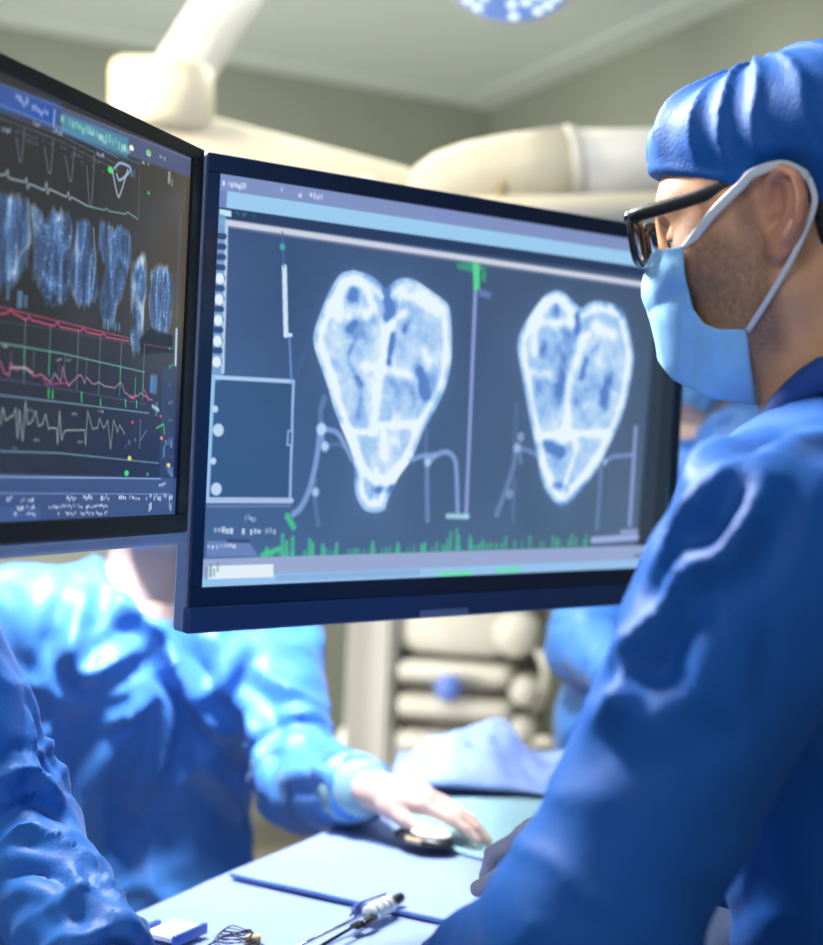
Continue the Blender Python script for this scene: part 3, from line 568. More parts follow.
# ceiling boom: oblique arm, elbow, long horizontal arm
Yb = 3.3
j = at(166, 100, Yb)
t = thing('ceiling_boom', j, 'cream ceiling boom with elbow joint and long arm behind the left monitor', 'medical boom')
bm = BM(); d_ = at(252, -40, Yb+.25)-j; e_ = j+d_*1.5
box(bm, (j+e_)/2, (nrm(d_), nrm(np.cross(d_, FW)), nrm(np.cross(d_, np.cross(d_, FW)))), (np.linalg.norm(e_-j), .115, .12), .03, 3); obj('upper_arm', bm, M['cream2'], t)
bm = BM(); q = at(166, 92, Yb); box(bm, at(160, 98, Yb), (RT, FW, UP), (.19, .17, .15), .03, 3)
lathe(bm, at(172, 66, Yb-.05), at(172, 128, Yb-.05), [(0, .07), (.08, .085), (.92, .085), (1, .07)], 28); obj('elbow_joint', bm, M['cream'], t)
bm = BM(); a_ = at(128, 136, Yb-.02); b_ = at(470, 224, Yb+.1); box(bm, (a_+b_)/2, (nrm(b_-a_), nrm(np.cross(FW, b_-a_)), nrm(np.cross(b_-a_, np.cross(FW, b_-a_)))), (np.linalg.norm(b_-a_), .15, .13), .03, 3); obj('lower_arm', bm, M['cream'], t)
# large rounded housing on the right
Yh = 3.1
t = thing('imaging_arm', at(560, 170, Yh), 'large cream rounded imaging arm above the right end of the wide monitor', 'imaging arm')
h0, h1 = at(408, 196, Yh), at(566, 172, Yh+.05)
bm = BM(); lathe(bm, h0, h1, [(0, .001), (.02, .03), (.08, .055), (.2, .074), (.4, .086), (.7, .089), (1, .088)], 32); obj('housing', bm, M['cream'], t)
h2 = at(760, 168, Yh+.1); bm = BM(); lathe(bm, h1, h2, [(0, .084), (.015, .08), (.02, .082), (1, .082)], 32); obj('tube', bm, M['cream2'], t)
bm = BM(); lathe(bm, h1-(h1-h0)*.02, h1+(h2-h1)*.05, [(0, .0885), (.3, .091), (.7, .091), (1, .086)], 32); obj('collar', bm, M['ivory'], t)
bm = BM(); tube(bm, [at(468, 214, Yh-.12), at(560, 212, Yh-.1), at(760, 205, Yh-.05)], .032, 14); obj('lower_rail', bm, M['cream'], t)
bm = BM(); lathe(bm, at(502, 195, Yh-.11), at(502, 180, Yh-.11), [(0, .012), (.6, .013), (1, .006)], 14); obj('knob', bm, M['brass'], t)
bm = BM(); tube(bm, spline([h2, h2+[.12, .03, .04], h2+[.22, .1, .25], np.array([h2[0]+.24, h2[1]+.1, ZC])], 5), .06, 16); obj('ceiling_mount', bm, M['cream2'], t)
# surgical lamp
c0 = at(510, -26, 2.7); ax_ = nrm([-.05, -.50, -.86]); sx = nrm(np.cross(ax_, [0, 1, 0])); R_ = .118
t = thing('surgical_lamp', c0, 'round surgical lamp head with blue white cells at the top edge', 'lamp')
bm = BM(); lathe(bm, c0-ax_*.07, c0, [(0, .03), (.25, .085), (.7, R_-.004), (.95, R_), (1, R_-.006)], 48); obj('lamp_housing', bm, M['white'], t)
bm = BM(); lathe(bm, c0-ax_*.004, c0+ax_*.004, [(0, R_-.008), (1, R_-.01)], 48); lens_o = obj('lamp_lens', bm, M['lamp_glass'], t)
M['cell'] = mat('lit_cell', (.6, .75, .95), .2, var=.05, emit=((.74, .88, 1.), .95)); M['cellb'] = mat('dim_cell', (.2, .34, .75), .2, emit=((.16, .30, .75), .5))
sy = np.cross(ax_, sx); r_ = np.random.RandomState(2)
for ring, n_ in ((.30, 8), (.55, 16), (.78, 26)):
    for k in range(n_):
        an = 2*math.pi*k/n_+ring; p_ = c0+R_*ring*(math.cos(an)*sx+math.sin(an)*sy)+ax_*.004
        bm = BM(); lathe(bm, p_, p_+ax_*.003, [(0, .0098), (.6, .0092), (1, .006)], 10); obj('light_cell', bm, M['cell'] if r_.rand() < .66 else M['cellb'], lens_o)
bm = BM(); tube(bm, spline([c0-ax_*.06, c0-ax_*.14+[0, .02, 0], np.array([c0[0]+.08, c0[1]+.3, ZC-.12]), np.array([c0[0]+.1, c0[1]+.4, ZC])], 6), .02, 12); obj('lamp_arm', bm, M['white'], t)

# equipment tower seen below the wide monitor
Ye = 4.4
z0e = 0.0; fe = yaw_axes((-.25, -1)); ce = at(445, 690, Ye)
t = thing('equipment_tower', (ce[0], ce[1]+.25, 0), 'ivory equipment tower with rounded drawers and a blue knob below the wide monitor', 'medical cabinet')
k_ = Ye/F
def eb(x0, x1, y0, y1, dep, front=0., bev=.02, bm=None):
    a = at(x0, y0, Ye); b = at(x1, y1, Ye); bm = bm or BM(); cc = (a+b)/2+fe[0]*(front-dep/2)
    box(bm, cc, (-fe[1], fe[0], fe[2]), (abs(x1-x0)*k_, dep, abs(y1-y0)*k_), bev, 3); return bm
bm = eb(346, 392, 560, 790, .5, .02, .03)
for k in range(7): eb(349+6.2*k, 352.5+6.2*k, 600, 770, .02, .03, .005, bm)
obj('side_column', bm, M['cream2'], t)
obj('carcass', eb(388, 520, 560, 790, .42, -.06, .02), M['dark'], t)
bm = eb(395, 512, 560, 655, .5, .03, .05); obj('head_unit', bm, M['ivory'], t)
for (a, b) in ((662, 684), (694, 719), (731, 755), (764, 790)):
    bm = eb(398, 515, a, b, .46, .06, .03); dr_ = obj('drawer', bm, M['ivory'], t)
    bm = eb(404, 508, b-5, b-1, .03, .075, .005); obj('drawer_pull', bm, M['grey_plastic'], dr_)
bm = BM(); p_ = at(456, 683, Ye)+fe[0]*.07; lathe(bm, p_, p_+fe[0]*.05, [(0, .034), (.7, .036), (1, .026)], 20); obj('knob', bm, M['knob_blue'], t)
bm = BM(); box(bm, np.array([ce[0], ce[1]+.26, .32]), (-fe[1], fe[0], fe[2]), (.5, .5, .64), .03); obj('base_cabinet', bm, M['cream2'], t)
bm = eb(517, 534, 560, 860, .12, -.1, .02); obj('gas_pillar', bm, M['grey_plastic'], t)
for (x, y, r) in ((519, 632, .062), (528, 688, .042), (524, 727, .040), (530, 755, .036)):
    bm = BM(); p_ = at(x, y, Ye)+fe[0]*.02; lathe(bm, p_-fe[0]*.05, p_+fe[0]*.07, [(0, r*.8), (.2, r), (.8, r), (1, r*.75)], 20); obj('gas_canister', bm, M['ivory'], t)
bm = BM()
tube(bm, spline([at(528, 640, Ye), at(545, 665, Ye-.1), at(541, 700, Ye-.05), at(526, 715, Ye)], 6), .012, 10); tube(bm, spline([at(526, 745, Ye), at(548, 742, Ye-.12), at(560, 760, Ye), at(548, 800, Ye)], 6), .014, 10); obj('breathing_hose', bm, M['ivory'], t)

# ------------------------------------------------------------------ operating table and drapes
ZT = .93
TA, TB = on_z(144, 915, ZT), on_z(330, 836, ZT); tt = nrm(TB-TA); tw = np.array([tt[1], -tt[0], 0])
def T(s, w_, z=0): return TA+s*tt+w_*tw+np.array([0, 0, z])
S0, S1, WD = -.55, 1.0, .56
tb = thing('operating_table', (*T(.25, .3)[:2], 0), 'operating table under the pale blue drape in the foreground', 'table')
bm = BM(); box(bm, T((S0+S1)/2, WD/2, -.055), (tt, tw, (0, 0, 1)), (S1-S0-.05, WD-.05, .09), .02); obj('table_top', bm, M['black'], tb)
bm = BM(); box(bm, np.array([*T(.25, WD/2)[:2], .46]), (tt, tw, (0, 0, 1)), (.3, .22, .76), .03); obj('column', bm, M['steel'], tb)
bm = BM(); box(bm, np.array([*T(.25, WD/2)[:2], .045]), (tt, tw, (0, 0, 1)), (.8, .4, .085), .03); obj('base', bm, M['steel'], tb)
def sheet(name, s0, s1, w0, w1, z, th, m, drop, amp=.004, res=.012, seed=0., flap=None, drop_ends=(True, True)):
    """cloth lying on the table top and hanging over its edges"""
    e = drop; S_ = np.arange(s0-(e if drop_ends[0] else 0), s1+(e if drop_ends[1] else 0)+1e-6, res); W_ = np.arange(w0-e, w1+e+1e-6, res)
    s, w_ = np.meshgrid(S_, W_, indexing='ij'); r = .018
    def over(x, lo, hi):
        o_ = np.maximum(lo-x, 0)+np.maximum(x-hi, 0); sg = np.where(x < lo, -1, 1); out = np.clip(x, lo, hi)
        th_ = np.minimum(o_/r, math.pi/2); return out+sg*r*np.sin(th_), r*(1-np.cos(th_))+np.maximum(o_-r*math.pi/2, 0)
    sx_, dz1 = over(s, s0, s1); wx_, dz2 = over(w_, w0, w1); dz = np.maximum(dz1, dz2)
    hang = np.clip(dz/.1, 0, 1); q = np.stack([s, w_, 0*s+seed], -1)
    wob = (vnoise(q*np.array([14, 14, 1]))-.5)*.05*hang
    sx_ = sx_+wob*(dz1 > dz2)*np.sign(s-(s0+s1)/2); wx_ = wx_+wob*(dz2 >= dz1)*np.sign(w_-(w0+w1)/2)
    up = amp*(1-hang)*(fbm(q*7, 3)*1.2+.8*np.clip(ridge(q*np.array([5., 9, 1])+vnoise(q*4)[..., None]*.6)-.75, 0, 1)*2.2)
    zz = z+up-dz; V = TA+s[..., None]*0+sx_[..., None]*tt+wx_[..., None]*tw; V[..., 2] = ZT+zz
    n0, n1 = s.shape; i = (np.arange(n0-1)[:, None]*n1+np.arange(n1-1)[None]).ravel()
    o = mesh_obj(name, V.reshape(-1, 3), np.stack([i, i+n1, i+n1+1, i+1], 1)[:, ::-1], m)
    md = o.modifiers.new('thickness', 'SOLIDIFY'); md.thickness = th; md.offset = -1; return o
# creases between the sheets
ln = (on_z(387, 904, ZT)-TA); sl_ = float(ln@tt); a_ = on_z(232, 877, ZT)-TA; print('seam', a_@tt, a_@tw, sl_, ln@tw)
tag(sheet('surgical_drape', S0, S1, 0, WD, .003, .002, M['drape'], .20, .003), 'pale blue drape sheet covering the near end of the table', 'drape', None)
# the upper sheet starts along a seam that runs across the table
def flat_sheet(name, corners, z, th, m, label, cat, amp=.003, n=60, edge_shadow=None, seed=3., roll=0.):
    A_, B_, C_, D_ = [np.asarray(k, float) for k in corners]   # A-B near edge, D-C far edge
    u_, v_ = np.meshgrid(np.linspace(0, 1, n), np.linspace(0, 1, n), indexing='ij')
    V = (A_*(1-u_[..., None])+B_*u_[..., None])*(1-v_[..., None])+(D_*(1-u_[..., None])+C_*u_[..., None])*v_[..., None]
    q = V.copy(); q[..., 2] = seed
    V[..., 2] = ZT+z+amp*fbm(q*8, 3)+amp*.8*np.clip(ridge(q*6+vnoise(q*5)[..., None])-.75, 0, 1)*3+roll*np.exp(-v_/.02)
    i = (np.arange(n-1)[:, None]*n+np.arange(n-1)[None]).ravel()
    o = mesh_obj(name, V.reshape(-1, 3), np.stack([i, i+n, i+n+1, i+1], 1), m); md = o.modifiers.new('thickness', 'SOLIDIFY'); md.thickness = th; md.offset = -1
    tag(o, label, cat)
    if edge_shadow is not None:
        bm = BM(); tube(bm, [x+np.array([0, 0, .0005]) for x in V[::2, 0]], .0015, 8); obj('edge_shadow', bm, edge_shadow, o)  # dark tube along the near edge, stands in for its shadow line
    return o
zs = .009
flat_sheet('overlay_drape', (on_z(230, 877, ZT+zs), on_z(520, 938, ZT+zs), on_z(600, 850, ZT+zs), on_z(338, 836, ZT+zs)), zs, .003, M['drape'], 'second pale blue sheet with a painted edge shadow laid across the middle of the table', 'drape', .003, 70, M['drape_edge_shadow'])
flat_sheet('procedure_mat', (on_z(430, 845, ZT+.016), on_z(560, 878, ZT+.016), on_z(640, 800, ZT+.016), on_z(372, 797, ZT+.016)), .016, .003, M['mat'], 'pale teal mat under the hand at the far end of the table', 'mat', .002, 40, None, 5.)
# crumpled sheet at the far end
n = 110; u_, v_ = np.meshgrid(np.linspace(0, 1, n), np.linspace(0, 1, n), indexing='ij')
A_, B_, C_, D_ = on_z(388, 803, ZT), on_z(640, 818, ZT), on_z(640, 770, ZT), on_z(398, 770, ZT)
V = (A_*(1-u_[..., None])+B_*u_[..., None])*(1-v_[..., None])+(D_*(1-u_[..., None])+C_*u_[..., None])*v_[..., None]
q = V.copy(); q[..., 2] = 9.; env = np.clip(np.sin(np.pi*v_), 0, 1)**.6*np.clip(u_/.09, 0, 1)**.7*np.clip((1-u_)/.1, 0, 1)
prof = .034*np.exp(-((u_-.20)/.13)**2)+.018*np.exp(-((u_-.42)/.14)**2)+.012*np.exp(-((u_-.75)/.2)**2)+.012
V[..., 2] = ZT+.028+env*(prof+.115*(crumple(q, 8., 3.)-.5)+.035*(crumple(q, 20., 4.)-.5))
V[..., :2] += (env*.02*(vnoise(q*9)-.5))[..., None]
i = (np.arange(n-1)[:, None]*n+np.arange(n-1)[None]).ravel()
o = mesh_obj('crumpled_sheet', V.reshape(-1, 3), np.stack([i, i+n, i+n+1, i+1], 1), M['drape2']); md = o.modifiers.new('thickness', 'SOLIDIFY'); md.thickness = .003; md.offset = -1
tag(o, 'crumpled blue sheet bunched up at the far end of the table', 'sheet')

# things on the drape
def flat_ax(d): d = nrm([d[0], d[1], 0]); return np.array([d, np.cross([0, 0, 1.], d), [0, 0, 1.]])
zi = ZT+.010
p0, p1 = on_z(318, 949, zi), on_z(401, 906, zi); ax_ = flat_ax(p1-p0); Ls = np.linalg.norm(p1-p0)
t = thing('needle_driver', p0, 'long steel and clear surgical instrument lying on the near drape', 'surgical instrument'); IP = lambda s, y, z: p0+ax_[0]*s*Ls+ax_[1]*y+np.array([0, 0, z])
bm = BM(); lathe(bm, IP(.58, 0, .009), IP(.86, 0, .009), [(0, .006), (.04, .0095), (.2, .0098), (.22, .0085), (.27, .0085), (.29, .0098), (.45, .0098), (.47, .0085), (.52, .0085), (.54, .0098), (.7, .0096), (.72, .0085), (.78, .0085), (.8, .0096), (.96, .0088), (1, .005)], 20); obj('barrel', bm, M['glass'], t)
for s in (.62, .70, .77, .83): bm = BM(); lathe(bm, IP(s-.012, 0, .009), IP(s+.012, 0, .009), [(0, .0094), (.5, .0102), (1, .0094)], 20); obj('ring', bm, M['chrome'], t)
bm = BM(); lathe(bm, IP(.86, 0, .009), IP(1., 0, .010), [(0, .0048), (.5, .0045), (.6, .006), (.95, .0055), (1, .003)], 16); obj('tip', bm, M['smoke'], t)
for y in (-.0055, .0055): bm = BM(); tube(bm, [IP(-.25, y*1.8, .007), IP(.3, y*1.2, .008), IP(.6, y*.8, .009)], .0019, 10); obj('rod', bm, M['chrome'] if y > 0 else M['smoke'], t)
bm = BM(); tube(bm, [IP(.45, .009, .012), IP(.62, .013, .018), IP(.9, .010, .016)], .0012, 8); obj('wire', bm, M['smoke'], t)
bm = BM(); box(bm, IP(.50, -.009, .007), ax_, (.028, .007, .008), .002); box(bm, IP(.42, -.004, .006), ax_, (.02, .012, .005), .002); obj('hinge', bm, M['smoke'], t)
bm = BM(); box(bm, IP(.60, .014, .010), ax_, (.010, .008, .014), .002); box(bm, IP(.56, .014, .014), ax_, (.014, .004, .006), .0015); obj('clip', bm, M['blue_plastic'], t)
# coil of wire
p0 = on_z(236, 951, zi); t = thing('wire_coil', p0, 'small domed coil of thin dark wire at the bottom edge of the drape', 'wire coil')
for k in range(9):
    rr = .030-.0021*k; zc_ = .001+.0024*k
    bm = BM(); tube(bm, [p0+np.array([rr*1.0*math.cos(a), rr*.9*math.sin(a), zc_+.0015*math.sin(3*a+k)]) for a in np.linspace(0, 2*math.pi, 40)], .0006, 6); obj('wire_loop', bm, M['smoke'], t)
bm = BM(); box(bm, p0+np.array([.016, .0, .010]), flat_ax((1, .4, 0)), (.016, .010, .014), .003); obj('clasp', bm, M['brass'], t)
# packet
p0 = on_z(173, 934, ZT+.012); ax_ = flat_ax(on_z(188, 924, ZT)-on_z(150, 940, ZT))
t = thing('paper_packet', p0, 'flat white paper packet with a blue edge beside the near sleeve', 'packet')
bm = BM(); box(bm, p0+[0, 0, .003], ax_, (.052, .036, .006), .0015); obj('pouch', bm, M['paper'], t)
bm = BM(); box(bm, p0-ax_[1]*.0205+[0, 0, .003], ax_, (.056, .005, .011), .001); box(bm, p0+ax_[1]*.0205-ax_[0]*.012+[0, 0, .004], ax_, (.032, .006, .012), .001); obj('edge_strip', bm, M['blue_plastic'], t)
# ------------------------------------------------------------------ people
def head_sdf(P, c, ax, fine=True):
    """head with face, jaw, ears and neck root; c between the ears, ax rows forward, left, up"""
    q = (P-np.asarray(c, np.float32))@np.asarray(ax, np.float32).T; L = lambda *v: np.array(v, np.float32)
    m = q.copy(); m[..., 1] = np.abs(m[..., 1])
    d = ell(q, L(-.010, 0, .042), (.098, .077, .086))
    d = smin(d, ell(q, L(.040, 0, .005), (.052, .062, .082)), .05)
    d = smin(d, ell(q, L(.040, 0, -.058), (.046, .050, .046)), .04)
    d = smin(d, caps(m, L(-.004, .054, -.045), L(.066, .022, -.092), .018, .017), .03)
    d = smin(d, ell(q, L(.070, 0, -.094), (.022, .026, .018)), .025)
    d = smin(d, ell(m, L(.058, .046, -.012), (.026, .022, .018)), .03)
    d = smin(d, caps(m, L(.084, 0, .036), L(.072, .042, .038), .012, .012), .02)
    d = smax(d, -ell(m, L(.098, .033, .013), (.024, .020, .014)), .02)
    d = smin(d, caps(m, L(.090, 0, .024), L(.101, 0, -.022), .008, .0115), .016); d = smin(d, ell(m, L(.090, .012, -.026), (.014, .009, .009)), .010)
    d = smin(d, ell(q, L(.084, 0, -.056), (.012, .026, .010)), .012)
    if fine:
        ey = np.sqrt(((m-L(.075, .033, .012))**2).sum(-1)); lid = ey-.0148
        op = np.maximum(np.abs(m[..., 2]-.006-.0*m[..., 0])-.0042, .080-m[..., 0]); lid = np.maximum(lid, -op); d = smin(d, lid, .006)
    # ear
    e = m-L(-.010, .073, .010); ca, sa = math.cos(.30), math.sin(.30)
    e = np.stack([e[..., 0]*1.0-.25*e[..., 1], e[..., 1]*.94+.34*e[..., 0], e[..., 2]], -1)
    e2 = np.stack([ca*e[..., 0]+sa*e[..., 2], e[..., 1], -sa*e[..., 0]+ca*e[..., 2]], -1)
    shell = ell(e2, L(-.008, .006, 0), (.0195, .0075, .033))
    shell = smax(shell, -ell(e2, L(.001, .0150, .002), (.0130, .0120, .0220)), .004); shell = smax(shell, -caps(e2, (.002, -.02, -.006), (.002, .02, -.006), .0052), .003)
    pts = [(.010, .006, .008), (.0075, .010, .022), (-.004, .013, .031), (-.017, .014, .027), (-.0245, .014, .012), (-.0235, .013, -.006), (-.015, .010, -.020)]
    hx = np.full(P.shape[:-1], 9., np.float32)
    for a, b in zip(pts, pts[1:]): hx = np.minimum(hx, caps(e2, a, b, .0042))
    shell = smin(shell, hx, .004)
    ah = np.minimum(caps(e2, (-.012, .009, .016), (-.013, .010, -.002), .0032), caps(e2, (-.013, .010, -.002), (-.004, .009, -.014), .0032)); shell = smin(shell, ah, .004)
    shell = smin(shell, ell(e2, L(-.004, .005, -.029), (.010, .006, .011)), .006)       # lobe
    shell = smin(shell, ell(e2, L(.012, .004, -.006), (.006, .0055, .008)), .004)       # tragus
    return smin(d, shell, .007), q
def hand_prims(wr, d, nrm_palm, thumb, scale=1., curl=(.5, .5, .5, .5), tcurl=.5, spread=.12, tside=.62):
    """palm and five fingers as tapering capsules. d: towards the fingers, nrm_palm: out of the palm side, thumb: side of the thumb"""
    d = nrm(d); n = nrm(np.asarray(nrm_palm, float)-d*(np.asarray(nrm_palm, float)@d)); s = nrm(np.asarray(thumb, float)-d*(np.asarray(thumb, float)@d)-n*(np.asarray(thumb, float)@n)); k = scale
    pr_ = [[(wr-d*.012, wr+d*.02, .023*k, .025*k)]]; palm = []
    lens = ((.044, .026, .021), (.048, .029, .022), (.044, .027, .021), (.034, .021, .018)); off = (.028, .0095, -.009, -.027); reach = (.088, .092, .087, .078)
    for i in range(4):
        base = wr+d*reach[i]*k+s*off[i]*k; palm.append((wr+d*.012*k+s*off[i]*.62*k, base, .0155*k, .0125*k))
    pr_.append(palm); pr_.append([(wr+d*.02*k+s*.012*k, wr+d*.045*k+s*.032*k+n*.01*k, .017*k, .015*k)])
    for i in range(4):
        p = wr+d*reach[i]*k+s*off[i]*k; a = 0.15+curl[i]*.35; f = []; dd = nrm(d+s*spread*(1.5-i)*.5)
        for jn, ll in enumerate(lens[i]):
            v = math.cos(a)*dd+math.sin(a)*n; p2 = p+v*ll*k; r0 = (.0098, .0088, .0080)[jn]*k*(.92 if i == 3 else 1); f.append((p, p2, r0, r0*.9)); p = p2; a += curl[i]*.75
        pr_.append(f)
    p = wr+d*.040*k+s*.034*k+n*.008*k; f = []; a = .35
    for jn, ll in enumerate((.036, .030, .026)):
        v = nrm(d*(.75+.2*jn)+s*(tside-.30*jn*tcurl)+n*(.25+.3*tcurl*jn)); p2 = p+v*ll*k; r0 = (.0120, .0105, .0092)[jn]*k; f.append((p, p2, r0, r0*.9)); p = p2
    pr_.append(f); return pr_
def hand_mesh(prims, h=.0028):
    pts = np.array([x for g in prims for (a, b, _, _) in g for x in (a, b)]); lo, hi = pts.min(0)-.035, pts.max(0)+.035
    def fn(P):
        base = None
        for g in prims[:3]:
            for (a, b, r1, r2) in g: x = caps(P, a, b, r1, r2); base = x if base is None else smin(base, x, .014)
        for g in prims[3:]:
            fd = None
            for (a, b, r1, r2) in g: x = caps(P, a, b, r1, r2); fd = x if fd is None else smin(fd, x, .003)
            base = smin(base, fd, .006)
        return base
    return nets(fn, lo, hi, h)
def join_meshes(parts):
    V, Q, k = [], [], 0
    for v, q in parts: V.append(v); Q.append(q+k); k += len(v)
    return np.concatenate(V), np.concatenate(Q)

def build_person(label, N, f, hip, hc, hax, arms, feet, g_mat, skin, hands, head_h=.004, body_h=.010, gown_h=.008, hem_z=.32, v_neck=False, wr_amp=1., lines=(), seed=1., group=None, bulk=1., glove=None):
    """N neck base, f heading of the trunk, hip centre, hc/hax head, arms = ((shoulder, elbow, wrist) left, right)"""
    N = np.asarray(N, float); hip = np.asarray(hip, float); fx = nrm([f[0], f[1], 0]); lx = np.cross([0, 0, 1.], fx)
    ch = N-[0, 0, .13]; B = bulk
    sole = [np.array([p[0], p[1], 0]) for p in feet]
    def trunk(P, e):
        d = None
        for sg in (1, -1):
            x = caps(P, ch+lx*.085*sg*B+fx*.0, hip+lx*.075*sg*B+np.array([0, 0, .05]), (.105+e)*B, (.100+e)*B); d = x if d is None else smin(d, x, .06)
        d = smin(d, caps(P, hip+lx*.08, hip-lx*.08, .115+e), .06)
        for k in (0, 1): d = smin(d, caps(P, N-[0, 0, .03], arms[k][0]+np.array([0, 0, -.005]), .052+e*.7, .058+e), .07)
        return d
    def arm(P, e, k, cuff=0):
        S_, E_, W_ = arms[k]; d = smin(caps(P, S_, E_, .054+e, .043+e), caps(P, E_, W_, .042+e*1.1, .028+e*.9), .03); return d
    # --- body: one continuous skin from head to feet
    def body(P):
        d = trunk(P, -.012)
        for k in (0, 1): d = smin(d, arm(P, -.014, k), .05)
        d = smin(d, caps(P, N-[0, 0, .05], np.asarray(hc)-hax[2]*.05-hax[0]*.02, .060, .058), .05)
        for k in (0, 1):
            hj = hip+lx*.09*(1 if k == 0 else -1)-[0, 0, .05]; an = sole[k]+[0, 0, .09]; kn = (hj+an)/2+fx*.03
            d = smin(d, smin(caps(P, hj, kn, .085, .056), caps(P, kn, an, .054, .038), .03), .05)
            d = smin(d, caps(P, sole[k]+[0, 0, .045]-fx*.04, sole[k]+[0, 0, .038]+fx*.14, .042, .034), .03)
        return np.maximum(d, .002-P[..., 2])
    pts = [N, hip, ch]+[x for a in arms for x in a]+sole; pts = np.array(pts); lo, hi = pts.min(0)-.20, pts.max(0)+.20; lo[2] = -.02
    hc = np.asarray(hc, float)
    zcut = N[2]-.02
    V1, Q1 = nets(body, lo, np.array([hi[0], hi[1], zcut]), body_h)
    hl = hc-.17; hh = hc+.17; hl[2] = zcut-.04; hl[:2] = np.minimum(hl[:2], N[:2]-.12); hh[:2] = np.maximum(hh[:2], N[:2]+.12)
    def headf(P):
        d, _ = head_sdf(P, hc, hax, head_h < .003)
        d = smin(d, caps(P, N-[0, 0, .08], hc-hax[2]*.045-hax[0]*.028, .063, .056), .03)
        side = caps(P, N-[0, 0, .07]+lx*.10, N-[0, 0, .07]-lx*.10, .045); return smin(d, side, .08)
    V2, Q2 = nets(headf, hl, hh, head_h); Vs, Qs = [(V1, Q1), (V2, Q2)], []
    nb = len(V1)+len(V2); hm = [hand_mesh(h_) for h_ in hands]
    V, Q = join_meshes([(V1, Q1), (V2, Q2)]+([] if glove else hm)); root = mesh_obj('person', V, Q, skin); tag(root, label, 'person', group)
    ql = (V-hc)@hax.T; al = np.abs(ql[:, 1]); front = (np.arange(len(V)) >= len(V1)) & (np.arange(len(V)) < nb)
    s1 = np.clip((-.002-ql[:, 2]+.9*np.clip(ql[:, 0]-.02, 0, .05)-.0)/.02, 0, 1)*np.clip((ql[:, 0]+.004)/.012, 0, 1)*np.clip((ql[:, 2]+.105)/.02, 0, 1)
    s2 = np.clip((ql[:, 0]-.004)/.006, 0, 1)*np.clip((.026-ql[:, 0])/.008, 0, 1)*np.clip((ql[:, 2]+.02)/.03, 0, 1)*np.clip((.05-ql[:, 2])/.02, 0, 1)
    nz = .55+.6*vnoise(V*400); st = np.clip(.62*s1*nz+.5*s2*nz, 0, .8)*front*(al > .02)
    attr(root, 'stubble', st)
    br = np.exp(-((ql[:, 2]-.040-.05*(al-.03))/.0045)**2)*np.clip((ql[:, 0]-.06)/.01, 0, 1)*np.clip((al-.010)/.006, 0, 1)*np.clip((.056-al)/.006, 0, 1); attr(root, 'brow', .9*br*front)
    fl = .55*np.clip((al-.072)/.01, 0, 1)*(np.abs(ql[:, 0]+.015) < .04)+.35*np.exp(-(((ql[:, 0]-.075)/.03)**2+((ql[:, 2]+.012)/.02)**2)); attr(root, 'flush', np.clip(fl, 0, 1)*front)
    for k, (v, q) in enumerate(hm):
        if glove: mesh_obj('glove', v, q, glove, root)
    # --- gown
    def gown(P):
        d = trunk(P, .012)
        dsk = None
        for sg in (1, -1):
            x = caps(P, hip+lx*.075*sg+[0, 0, .03], np.array([hip[0], hip[1], hem_z-.1])+lx*.11*sg, .118, .155); dsk = x if dsk is None else smin(dsk, x, .08)
        d = smin(d, dsk, .08); d = np.maximum(d, hem_z-P[..., 2])
        for k in (0, 1): d = smin(d, arm(P, .018, k), .045)
        d = smax(d, -caps(P, N-[0, 0, .03]+fx*.012, N+[0, 0, .2]+fx*.03, .074, .10), .012)
        if v_neck: d = smax(d, -caps(P, N+fx*.06+[0, 0, .06], N+fx*.13-[0, 0, .08], .045, .012), .012)
        for k in (0, 1):
            W_ = arms[k][2]; t_ = nrm(W_-arms[k][1]); d = np.where(np.linalg.norm(P-W_, axis=-1) < .09, np.maximum(d, (P-W_)@t_.astype(np.float32)), d)
        return d
    glo, ghi = lo.copy(), hi.copy(); glo[2] = hem_z-.02; ghi[2] = N[2]+.10
    V, Q = nets(gown, glo, ghi, gown_h)
    # cloth folds: across the sleeves, down the trunk, plus broad crumpling
    Nn = vnormals(V, Q); disp = np.zeros(len(V)); wt = np.ones(len(V))
    for k in (0, 1):
        S_, E_, W_ = arms[k]
        d, s = segdist(V, [S_, E_, W_]); near = np.clip((.12-d)/.05, 0, 1)*np.clip((s-.10)/.15, 0, 1)
        ax_ = np.where((s < .5)[:, None], nrm(E_-S_), nrm(W_-E_)); tpos = np.einsum('ij,ij->i', V-E_, ax_)
        q = V*9+seed*5; ph = tpos*55+3.2*fbm(V*11+seed, 2)*2.2+vnoise(q)*1.5
        fold = (1-np.abs(np.sin(ph)))**1.6-.35; am = .007*(.45+.9*np.exp(-((s-.5)/.22)**2)+.6*np.exp(-((s-1)/.2)**2))
        disp += near*fold*am*(.35+1.1*vnoise(V*16+seed*3)); wt *= 1-.75*near
    lat = (V-N)@lx; fr = (V-N)@fx
    q = np.stack([lat*11, fr*11, V[:, 2]*3.2], 1)+seed*7; wp = np.stack([vnoise(V*6+seed), vnoise(V*6+40+seed), vnoise(V*6+80+seed)], 1)
    r1 = np.clip(ridge(q+wp*1.7)-.45, 0, 1)/.55; r2 = np.clip(ridge(np.stack([lat*9+V[:, 2]*7, fr*10, V[:, 2]*7-lat*5], 1)+wp*1.5+seed*3)-.6, 0, 1)/.45
    disp += wt*(.013*r1**1.3+.011*r2**1.4-.008); disp += (.5+.5*wt)*.020*(crumple(V, 6.5, seed)-.5)+.0065*(crumple(V, 17., seed+2)-.5)
    V = V+Nn*(disp*wr_amp)[:, None]
    if lines: V = add_folds(V, Q, on_cloth(V, Q, lines))
    gw = mesh_obj('surgical_gown', V, Q, g_mat, root)
    return root, gw, (fx, lx, N)
